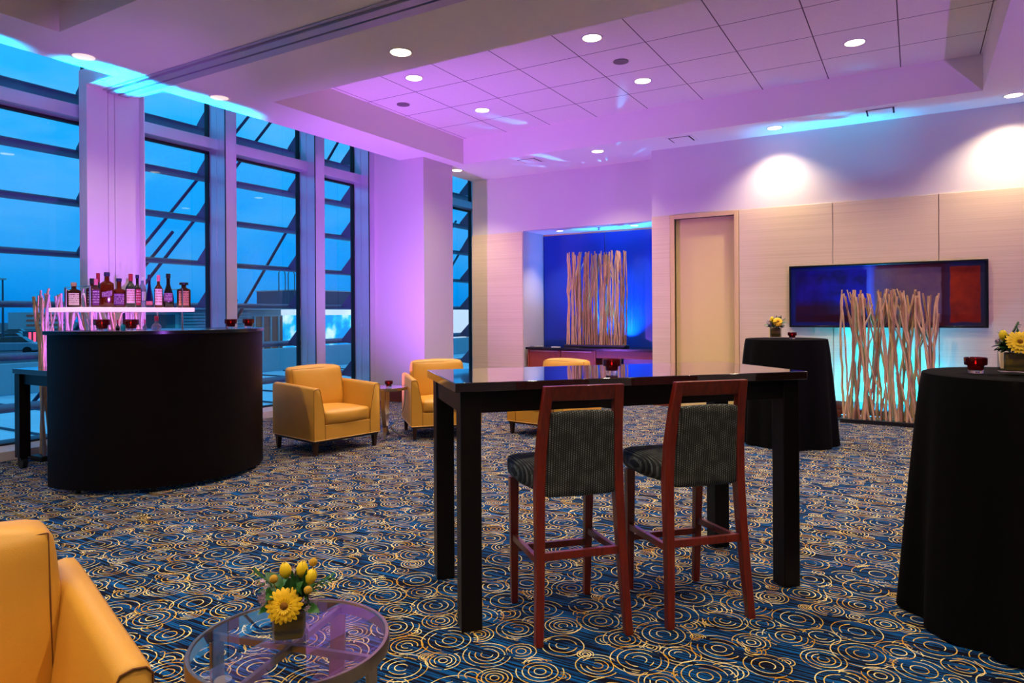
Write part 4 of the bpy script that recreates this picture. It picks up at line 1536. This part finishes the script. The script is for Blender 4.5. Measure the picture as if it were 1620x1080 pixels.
def label_mat(name, bg, ink, scale=60, amt=0.5):
    m, k, out = new_mat(name)
    tc = k.n('ShaderNodeTexCoord')
    s = k.n('ShaderNodeSeparateXYZ', ins={0: tc.outputs['Generated']})
    nz = k.n('ShaderNodeTexNoise', ins={'Vector': k.n('ShaderNodeMapping', ins={0: tc.outputs['Generated'], 3: (3, 3, 1)}).outputs[0], 'Scale': scale / 10, 'Detail': 2})
    row = k.m('LESS_THAN', k.m('FRACT', k.m('MULTIPLY', s.outputs[2], 6)), 0.45)
    a = k.m('GREATER_THAN', nz.outputs[0], 1 - amt)
    inz = k.m('LESS_THAN', k.m('ABSOLUTE', k.m('SUBTRACT', s.outputs[2], 0.5)), 0.42)
    c = k.mix(k.m('MULTIPLY', k.m('MULTIPLY', row, a), inz), bg, ink)
    p = k.n('ShaderNodeBsdfPrincipled', ins={'Base Color': c, 'Roughness': 0.5})
    k.link(p.outputs[0], out.inputs[0])
    return m


LM = {'cream': label_mat('cream_label', rgb(228, 200, 200), rgb(110, 40, 40)), 'black': label_mat('black_label', rgb(22, 16, 26), rgb(190, 170, 200)), 'violet': label_mat('violet_label', rgb(104, 24, 110), rgb(230, 190, 230)),
      'red': label_mat('red_label', rgb(170, 18, 60), rgb(250, 190, 210)), 'pinkw': label_mat('pink_white_label', rgb(236, 190, 214), rgb(180, 40, 70)), 'white': label_mat('white_label', rgb(226, 214, 226), rgb(120, 100, 130), amt=0.4),
      'orange': label_mat('orange_label', rgb(196, 120, 90), rgb(90, 40, 20))}


def bottle(label, x, y, glass, cap, h, r, kind='round', lab=None, lz=(0.25, 0.6), caph=0.13, neck=0.30, zbase=None, capr=None, slant=0, lab2=None, group='bottles on the glowing shelf'):
    """x,y world; h height to the cap top; r body radius"""
    yaw = math.atan2(y, x) + PI / 2 + 0.0     # local -Y towards the room
    yaw = math.atan2(-y, -x) + PI / 2
    t = thing('bottle', label, 'bottle', (x, y, zbase if zbase is not None else SHZ), yaw, group)
    m = MB()
    nr = r * 0.34
    hb_ = h * (1 - neck)
    hn = h * (1 - caph)
    if kind == 'round':
        m.lathe([(r * 0.9, 0.0), (r, 0.006), (r, hb_ * 0.80), (r * 0.93, hb_ * 0.88), (r * 0.65, hb_ * 0.97), (nr * 1.15, hb_ * 1.05), (nr, hb_ * 1.12), (nr, hn)], 24)
    elif kind == 'slope':
        m.lathe([(r * 0.85, 0.0), (r, 0.01), (r, hb_ * 0.4), (r * 0.9, hb_ * 0.6), (r * 0.68, hb_ * 0.8), (nr * 1.3, hb_ * 0.98), (nr, hb_ * 1.08), (nr, hn)], 24)
    elif kind == 'tear':
        m.lathe([(r * 0.8, 0.0), (r, hb_ * 0.12), (r, hb_ * 0.3), (r * 0.82, hb_ * 0.55), (r * 0.5, hb_ * 0.85), (nr, hb_ * 1.08), (nr, hn)], 24)
    else:
        rw, rd = r, r * 0.62
        if kind == 'square':
            rd = r * 0.9
        n = 20

        def se(a, b, z, e=0.28):
            pts = []
            for i in range(n):
                an = 2 * PI * i / n
                c_, s_ = math.cos(an), math.sin(an)
                pts.append((a * math.copysign(abs(c_) ** e, c_), b * math.copysign(abs(s_) ** e, s_), z))
            return pts
        m.loft([se(rw * .95, rd * .95, 0), se(rw, rd, 0.006), se(rw, rd, hb_ * 0.86), se(rw * .94, rd * .94, hb_ * 0.93), se(rw * .6, rd * .6, hb_ * 0.985, 0.6), se(nr * 1.1, nr * 1.1, hb_ * 1.02, 1), se(nr, nr, hn, 1)])
    m.build('glass', BM[glass], t, angle=50)
    m = MB()
    cr = capr or nr * 1.25
    m.lathe([(cr * 0.96, hn - 0.004), (cr, hn), (cr, h - 0.003), (cr * 0.9, h)], 16)
    m.build('cap', CM[cap], t)
    for L, (z0, z1), sc in [(lab, lz, 0.8)] + ([(lab2[0], lab2[1], 0.45)] if lab2 else []):
        if not L:
            continue
        m = MB()
        zz0, zz1 = hb_ * z0, hb_ * z1
        if kind in ('flat', 'square'):
            rd = r * (0.62 if kind == 'flat' else 0.9)
            hwid = r * sc * 0.9
            ycs = [(-hwid, -rd - 0.0012), (hwid, -rd - 0.0012)]
            m.hexa([(-hwid, -rd - 0.0014, zz0 - slant), (hwid, -rd - 0.0014, zz0 + slant), (hwid, -rd + 0.002, zz0 + slant), (-hwid, -rd + 0.002, zz0 - slant)],
                   [(-hwid, -rd - 0.0014, zz1 - slant), (hwid, -rd - 0.0014, zz1 + slant), (hwid, -rd + 0.002, zz1 + slant), (-hwid, -rd + 0.002, zz1 - slant)])
        else:
            rr_ = r + 0.0008 if kind == 'round' else r * 0.99 + 0.001
            angs = [-PI / 2 - 1.1 * sc + 2.2 * sc * i / 10 for i in range(11)]
            m.loft([[(rr_ * math.cos(a), rr_ * math.sin(a), zz0 + slant * (i - 5) / 5), (rr_ * math.cos(a), rr_ * math.sin(a), zz1 + slant * (i - 5) / 5), ((rr_ - .002) * math.cos(a), (rr_ - .002) * math.sin(a), zz1 + slant * (i - 5) / 5),
                     ((rr_ - .002) * math.cos(a), (rr_ - .002) * math.sin(a), zz0 + slant * (i - 5) / 5)] for i, a in enumerate(angs)])
        m.build('label', LM[L], t, angle=40)
    return t


def qx(px):
    """x/y ratio of the vertical plane through picture column px"""
    lat = (px - 810) / 1080.0
    c_, s_ = math.cos(TH), math.sin(TH)
    return (lat * c_ - s_) / (lat * s_ + c_) if False else (-(s_) + lat * c_) / (c_ + lat * s_)


def rackpos(px, xx):
    return xx, xx / qx(px)


B = [
    ('square brown bottle with cork stopper, leftmost on the glowing shelf', 117, -5.70, 'brown', 'cork', 0.195, 0.048, 'flat', 'cream', (0.12, 0.78), 0.13, 0.27, dict()),
    ('square dark red whiskey bottle with black cap, second from the left', 146, -5.74, 'red', 'black', 0.235, 0.043, 'square', 'black', (0.1, 0.85), 0.17, 0.30, dict(capr=0.017)),
    ('amber bottle with purple label, partly behind the chrome rack leg', 152, -5.60, 'amber', 'pink', 0.225, 0.032, 'square', 'violet', (0.1, 0.9), 0.20, 0.32, dict()),
    ('dark wine-shaped bottle with red top and pink label, behind the whiskeys', 155.5, -5.90, 'dark', 'red', 0.29, 0.034, 'round', 'pinkw', (0.25, 0.8), 0.25, 0.33, dict()),
    ('tall square amber bottle with slanted violet label and dark cap', 169.5, -5.72, 'amber', 'navy', 0.29, 0.050, 'flat', 'violet', (0.42, 0.62), 0.10, 0.26, dict(slant=0.008)),
    ('squat amber bottle with stopper and pink-violet label, fifth along', 188.5, -5.76, 'amber', 'navy', 0.245, 0.051, 'flat', 'violet', (0.12, 0.75), 0.09, 0.36, dict(lab2=None)),
    ('green-necked dark bottle with large cream label and red top', 207, -5.62, 'green', 'red', 0.28, 0.038, 'round', 'pinkw', (0.18, 0.78), 0.20, 0.30, dict()),
    ('dark bottle with red label and navy cap, beside the cream-labelled bottle', 217.5, -5.79, 'dark', 'navy', 0.285, 0.034, 'round', 'red', (0.12, 0.85), 0.09, 0.34, dict()),
    ('clear bottle with white cap and white label in the middle of the shelf', 225.5, -5.87, 'clear', 'white', 0.275, 0.033, 'round', 'white', (0.32, 0.7), 0.11, 0.26, dict()),
    ('slender teardrop navy bottle with long neck', 236.5, -5.70, 'navy', 'navy', 0.285, 0.031, 'tear', 'red', (0.12, 0.30), 0.16, 0.34, dict()),
    ('amber bottle with white and pink label and pink cap', 251, -5.68, 'amber', 'pink', 0.285, 0.034, 'round', 'pinkw', (0.12, 0.84), 0.18, 0.32, dict()),
    ('tall black sloping-shoulder bottle with violet label', 266.5, -5.66, 'dark', 'black', 0.30, 0.044, 'slope', 'violet', (0.28, 0.68), 0.12, 0.36, dict()),
    ('square amber liqueur bottle with flat wide cap, rightmost on the shelf', 291, -5.62, 'brown', 'black', 0.225, 0.056, 'flat', 'orange', (0.12, 0.85), 0.08, 0.22, dict(capr=0.038)),
]
for lb, px, xx, g, c, h, r, kd, L, lz, ch_, nk, kw in B:
    x, y = rackpos(px, xx)
    bottle(lb, x, y, g, c, h, r, kd, L, lz, ch_, nk, **kw)
# low bottles standing on the bar under the shelf
for lb, px, xx, g, c, h, r in (('small clear bottle with red cap standing on the bar, under the left of the shelf', 186, -5.70, 'dark', 'red', 0.085, 0.016), ('small clear bottle with red stopper on the bar, under the right of the shelf', 247.5, -5.62, 'clear', 'red', 0.115, 0.040),
                               ('little clear bottle with pink cap on the bar between votives and red stopper', 229, -5.66, 'clear', 'pink', 0.085, 0.018), ('cyan bottle with tall cyan pourer on the bar beside a votive', 196, -5.50, 'cyan', 'navy', 0.14, 0.024)):
    x, y = rackpos(px, xx)
    bottle(lb, x, y, g, c, h, r, 'slope', None, (0, 0), 0.35, 0.55, zbase=ZB, group='small bottles on the bar top')
# votives on the bar
for px, xx, lb, a in ((161, -5.36, 'red glass votive on the bar, leftmost one under the bottle shelf', .1), (207, -5.22, 'red glass votive on the bar, under the middle of the bottle shelf', .3),
                      (365, -5.16, 'red glass votive on the right of the bar, the left of that pair', .6), (393, -5.24, 'red glass votive on the right end of the bar, the last one', .8)):
    x, y = rackpos(px, xx)
    placed(v0, lb, (x, y, ZB + 0.0005), a, (1.25, 1.25, 1.3) if px < 300 else (1.15, 1.15, 1.2))

#@@OUT
# ------------------------------------------------------------------ outside: sunshade
sh = thing('sunshade', 'row of dark horizontal sunshade blades on brackets outside the windows', 'sunshade', (-8.26, 3.5, 0))
ZR = [0.40, 0.94, 1.50, 2.07, 2.66, 3.22, 3.84, 4.42]
for z in ZR:
    m = MB()
    n = 12
    ring = []
    for i in range(n):
        a = 2 * PI * i / n
        ring.append((0.21 * math.cos(a), 0.036 * math.sin(a)))
    ca, sa = math.cos(-0.05), math.sin(-0.05)
    rg = lambda y: [(p[0] * ca - p[1] * sa, y, z + p[0] * sa + p[1] * ca) for p in ring]
    m.loft([rg(-7), rg(9.2)])
    m.build('blade', M['louver'], sh)
    for y in (4.12, 5.62, 7.12, 8.22, 11.6):
        yy = y - 3.5
        m = MB()
        # tapering bracket plate from the mullion out under the blade
        m.hexa([(0.40, yy - 0.012, z - 0.04), (0.40, yy + 0.012, z - 0.04), (0.17, yy + 0.012, z - 0.02), (0.17, yy - 0.012, z - 0.02)],
               [(0.40, yy - 0.012, z + 0.25), (0.40, yy + 0.012, z + 0.25), (0.17, yy + 0.012, z + 0.03), (0.17, yy - 0.012, z + 0.03)])
        m.build('bracket', M['louver'], sh)
# slanting stays
for (y0, z0, y1, z1) in ((4.35, 1.2, 7.1, 4.7), (4.75, 1.2, 7.5, 4.7), (6.1, 0.6, 8.7, 4.4), (5.4, -1.0, 6.6, 1.6), (7.6, -0.9, 8.1, 2.2), (9.6, 0.6, 12.2, 3.4), (10.1, 0.4, 12.7, 3.1), (3.9, 0.4, 5.6, 2.5)):
    m = MB()
    m.tube([(-0.35, y0 - 3.5, z0), (-0.35, y1 - 3.5, z1)], 0.022, 8)
    m.build('stay_rod', M['rod'], sh)

# ------------------------------------------------------------------ outside: airport grounds
E_asph = pbr('deck_asphalt', rgb(60, 72, 84), 0.8, noise_amt=0.3, nscale=0.4)
E_roof = pbr('metal_roof', rgb(225, 245, 250), 0.45, noise_amt=0.15, nscale=0.6)
E_wall = pbr('concrete', rgb(165, 172, 178), 0.7, noise_amt=0.1, nscale=0.5)
E_dark = pbr('dark_cladding', rgb(62, 76, 92), 0.6)
E_light = pbr('light_cladding', rgb(170, 178, 184), 0.6)
E_glaz = pbr('tinted_glazing', rgb(40, 54, 64), 0.1, emis=rgb(160, 130, 90), estr=0.10)
E_lamp = pbr('lit_lamp', rgb(255, 240, 210), 0.5, emis=rgb(255, 240, 205), estr=8)
E_lit = pbr('lit_facade', rgb(235, 235, 230), 0.6, emis=rgb(235, 238, 235), estr=0.6)
M_cars = [pbr('car_%s' % n, c, 0.25, metal=0.4) for n, c in (('silver', rgb(150, 160, 170)), ('navy', rgb(24, 34, 60)), ('white', rgb(205, 210, 215)), ('grey', rgb(80, 90, 100)), ('dark', rgb(20, 24, 32)))]
E_carglass = pbr('car_glass', rgb(16, 20, 28), 0.08)
E_tyre = pbr('tyre', rgb(14, 14, 16), 0.8)
E_red = pbr('tail_light', rgb(255, 60, 90), 0.4, emis=rgb(255, 60, 90), estr=2.5)
m = MB()
m.box(-420, -38, -120, 420, -1.9, -1.6)
tag(m.build('parking_deck', E_asph), 'wide dark parking deck outside below the windows', 'parking lot', kind='structure')
m = MB()
m.box(-37.5, -8.9, -30, 70, -2.7, -2.4)
tag(m.build('roof_terrace', E_roof), 'pale blue metal roof just outside and below the windows', 'roof', kind='structure')
m = MB()
m.box(-38.4, -37.6, -60, 90, -2.4, -0.9)
tag(m.build('parapet', E_wall), 'low concrete parapet between the roof and the parking deck', 'parapet')
m = MB()
for i in range(14):
    yy = -4 + i * 3.0
    m.box(-37, -9, yy, yy + 0.07, -2.4, -2.33)
tag(m.build('roof_seams', E_dark), 'dark seams running across the pale metal roof outside', 'roof seams', kind='stuff')
# roof duct
dk = thing('roof_duct', 'big round dark duct lying on the roof outside the first window', 'duct', (-14.5, 6.2, -2.4))
m = MB()
m.tube([(0, -4, 0.95), (0, 2.2, 0.95)], 0.55, 24)
m.build('pipe', E_dark, dk)
m = MB()
for yy in (-3.0, 1.4):
    m.box(-0.5, 0.5, yy - 0.1, yy + 0.1, 0, 0.5)
m.build('saddle', E_wall, dk)
rl = thing('roof_rail', 'thin dark rail along the roof outside the windows', 'railing', (-11.2, 4, -2.4))
m = MB()
m.tube([(0, -8, 1.1), (0, 14, 1.1)], 0.04, 8)
m.tube([(0, -8, 0.8), (0, 14, 0.8)], 0.025, 8)
m.build('rails', E_dark, rl)
for i in range(8):
    m = MB()
    m.tube([(0, -8 + i * 3, 0), (0, -8 + i * 3, 1.1)], 0.03, 8)
    m.build('post', E_dark, rl)

# terminal building right of the parking deck
tb = thing('terminal_building', 'low terminal building with louvres and glazing outside the middle windows', 'building', (-50, 28, -2.0))
m = MB()
m.box(-6, 0, 1.0, 46, 0, 3.9)
m.build('wall', E_wall, tb)
m = MB()
m.box(-6.4, 0.7, 0.6, 46.5, 3.9, 4.25)
m.build('roof_edge', E_light, tb)
m = MB()
m.box(0.0, 0.12, 1.2, 4.6, 1.4, 3.5)
m.build('dark_panel', E_dark, tb)
m = MB()
for i in range(9):
    m.box(0.0, 0.25, 5.0, 11.5, 1.5 + i * 0.25, 1.62 + i * 0.25)
m.build('louvres', E_light, tb)
for y0, y1 in ((12, 15.5), (15.8, 19.5)):
    m = MB()
    m.box(0.0, 0.1, y0, y1, -0.6, 3.3)
    g_ = m.build('glazing', E_glaz, tb)
    m = MB()
    for k in range(5):
        yy = y0 + (y1 - y0) * k / 4
        m.box(0.1, 0.25, yy - 0.06, yy + 0.06, -0.6, 3.3)
    m.build('bars', E_light, g_)
rb = thing('rooftop_box', 'square grey plant box on the terminal roof outside the third window', 'plant room', (-53.2, 45.4, 2.25))
m = MB()
m.box(-3, 3, 0, 9.6, 0, 1.5)
m.build('wall', E_dark, rb)
m = MB()
m.box(-3.1, 3.1, -0.1, 9.7, 1.5, 1.6)
m.build('roof_edge', E_light, rb)
ld = thing('roof_ladder', 'hooped ladder top rising above the terminal roof', 'ladder', (-50.2, 43.0, 2.25))
for yy in (0, 1.1):
    m = MB()
    m.tube([(0, yy, 0), (0, yy, 3.0), (0, yy + 0.12, 3.3), (0, yy + 0.4, 3.4), (0, yy + 0.65, 3.25), (0, yy + 0.75, 2.9), (0, yy + 0.75, 0)], 0.05, 6)
    m.build('hoop', E_dark, ld)


def m_billboard():
    m, k, out = new_mat('billboard_sky')
    tc = k.n('ShaderNodeTexCoord')
    nz = k.n('ShaderNodeTexNoise', ins={'Vector': tc.outputs['Object'], 'Scale': 0.55, 'Detail': 5})
    c = k.ramp(nz.outputs[0], [(0.48, rgb(0, 150, 215)), (0.56, rgb(40, 190, 235)), (0.68, rgb(230, 248, 255))])
    p = k.n('ShaderNodeBsdfPrincipled', ins={'Base Color': c, 'Roughness': 0.5, 'Emission Color': c, 'Emission Strength': 0.75})
    k.link(p.outputs[0], out.inputs[0])
    return m


bd = thing('billboard', 'long lit billboard with a blue cloudy sky picture outside the windows', 'billboard', (-48, 44.5, -1.6))
m = MB()
m.box(0, 0.3, -3, 15, 0.0, 3.0)
m.build('picture', m_billboard(), bd, smooth=False)
m = MB()
m.box(-0.2, 0.6, -3, 15, 3.0, 3.5)
m.build('canopy', E_lit, bd)
for yy in (0.5, 5.5, 9.5, 13.5):
    m = MB()
    m.ball((0.9, yy, 3.25), 0.28, 10, 6)
    m.build('flood_lamp', E_lamp, bd)
# lit banner seen through the last window
bn_ = thing('banner', 'white lit banner with dark French lettering outside the far window', 'banner', (-48, 66.0, -2.2))
m = MB()
m.box(0, 0.3, 0, 14, 0, 4.2)
m.build('board', E_lit, bn_, smooth=False)
tcu = bpy.data.curves.new('lettering', 'FONT')
tcu.body = 'nt du son'
tcu.size = 1.7
tcu.extrude = 0.02
tob = bpy.data.objects.new('lettering', tcu)
COL.objects.link(tob)
dg = bpy.context.evaluated_depsgraph_get()
tme = bpy.data.meshes.new_from_object(tob.evaluated_get(dg))
bpy.data.objects.remove(tob)
tme.materials.clear()
tme.materials.append(E_dark)
tob = bpy.data.objects.new('lettering', tme)
COL.objects.link(tob)
tob.parent = bn_
tob.rotation_euler = (PI / 2, 0, PI / 2)
tob.location = (0.34, 3.6, 0.45)
# light masts
def mast(label, loc, h):
    t = thing('light_mast', label, 'lamp post', loc, 0, 'light masts on the airport grounds')
    m = MB()
    m.tube([(0, 0, 0), (0, 0, h)], [0.12, 0.07], 8)
    m.build('pole', E_dark, t)
    m = MB()
    m.box(-0.2, 0.2, -1.4, 0.2, h, h + 0.15)
    m.build('lamp_head', E_light, t)


mast('light mast left of the rooftop plant box', (-70, 52.5, -1.6), 9.3)
mast('light mast over the parked cars, nearest the left picture edge', (-70, 29.3, -1.6), 6.3)
mast('distant light mast right of the rooftop plant box', (-90, 84, -1.6), 7.5)
# low buildings on the horizon
for i, (x, y0, y1, z1, mt, lb) in enumerate(((-190, 84, 96, 3.6, E_light, 'white low building on the horizon beyond the parked cars, left one'), (-170, 94, 112, 3.2, E_light, 'pale office block on the horizon, just left of the branches'),
                                            (-210, 112, 170, 2.6, E_dark, 'long dark shed on the horizon behind the bar bottles'), (-230, 60, 84, 2.8, E_dark, 'dark tree-high shed on the horizon at the far left'))):
    t = thing('far_building', lb, 'building', (x, y0, -1.6), 0, 'low buildings on the horizon')
    m = MB()
    m.box(-8, 0, 0, y1 - y0, 0, z1 + 0.6)
    m.build('wall', mt, t)
    m = MB()
    for k in range(3):
        m.box(0, 0.1, 0.6, y1 - y0 - 0.6, 0.7 + k * 1.2, 1.2 + k * 1.2)
    m.build('windows', E_glaz, t)


def make_car(label, paint):
    t = thing('car', label, 'car', group='parked cars outside')
    m = MB()
    prof = [(-2.2, 0.35), (-2.25, 0.75), (-1.9, 0.95), (-0.8, 1.0), (1.5, 0.98), (2.15, 0.85), (2.25, 0.45), (2.1, 0.3), (-2.0, 0.3)]
    m.loft([[(w_, y, z) for y, z in prof] for w_ in (-0.88, 0.88)])
    m.build('body', paint, t, bevel=0.08)
    m = MB()
    m.hexa([(-0.8, -1.0, 0.98), (0.8, -1.0, 0.98), (0.8, 1.5, 0.98), (-0.8, 1.5, 0.98)], [(-0.62, -0.35, 1.42), (0.62, -0.35, 1.42), (0.62, 0.95, 1.42), (-0.62, 0.95, 1.42)])
    m.build('cabin', E_carglass, t, bevel=0.06)
    for x in (-0.8, 0.8):
        for y in (-1.4, 1.4):
            m = MB()
            m.tube([(x - 0.1, y, 0.32), (x + 0.1, y, 0.32)], 0.32, 14)
            m.build('wheel', E_tyre, t)
    for x in (-0.6, 0.6):
        m = MB()
        m.box(x - 0.18, x + 0.18, 2.2, 2.27, 0.6, 0.74)
        m.build('lamp', E_lamp if 'lit' in label else E_light, t)
    return t


cars = [make_car('parked car', p) for p in M_cars]
cl_ = [(-62, 26.4, 'silver-grey saloon car, nearest one outside the first window', 0), (-63, 31.0, 'dark blue car beside the nearest silver one outside', 1), (-77, 32.5, 'white car in the second row outside, left end', 2),
       (-76, 38.6, 'grey car in the second row outside, seen beside the branches', 3), (-88, 37.5, 'black car in the third row outside, left end', 4), (-88, 42.4, 'silver car in the third row outside, right of a black one', 0),
       (-102, 43.8, 'white car in the far row outside, left one', 2), (-102, 49.5, 'dark blue car in the far row outside, right one', 1)]
used = set()
for x, y, lb, k in cl_:
    c = cars[k] if k not in used else copy_tree(cars[k])
    used.add(k)
    c['label'] = lb
    c.location = (x, y, -1.6)
    c.rotation_euler = (0, 0, -PI / 2 + 0.9)
sg = thing('lit_kiosk', 'small red-lit parking kiosk outside left of the branches', 'kiosk', (-69, 31.0, -1.6))
m = MB()
m.box(-0.4, 0.4, -0.4, 0.4, 0, 1.7)
m.build('wall', E_dark, sg)
m = MB()
m.box(0.4, 0.44, -0.28, -0.10, 0.4, 1.6)
m.box(0.4, 0.44, 0.1, 0.28, 0.4, 1.6)
m.build('lit_strip', E_red, sg)
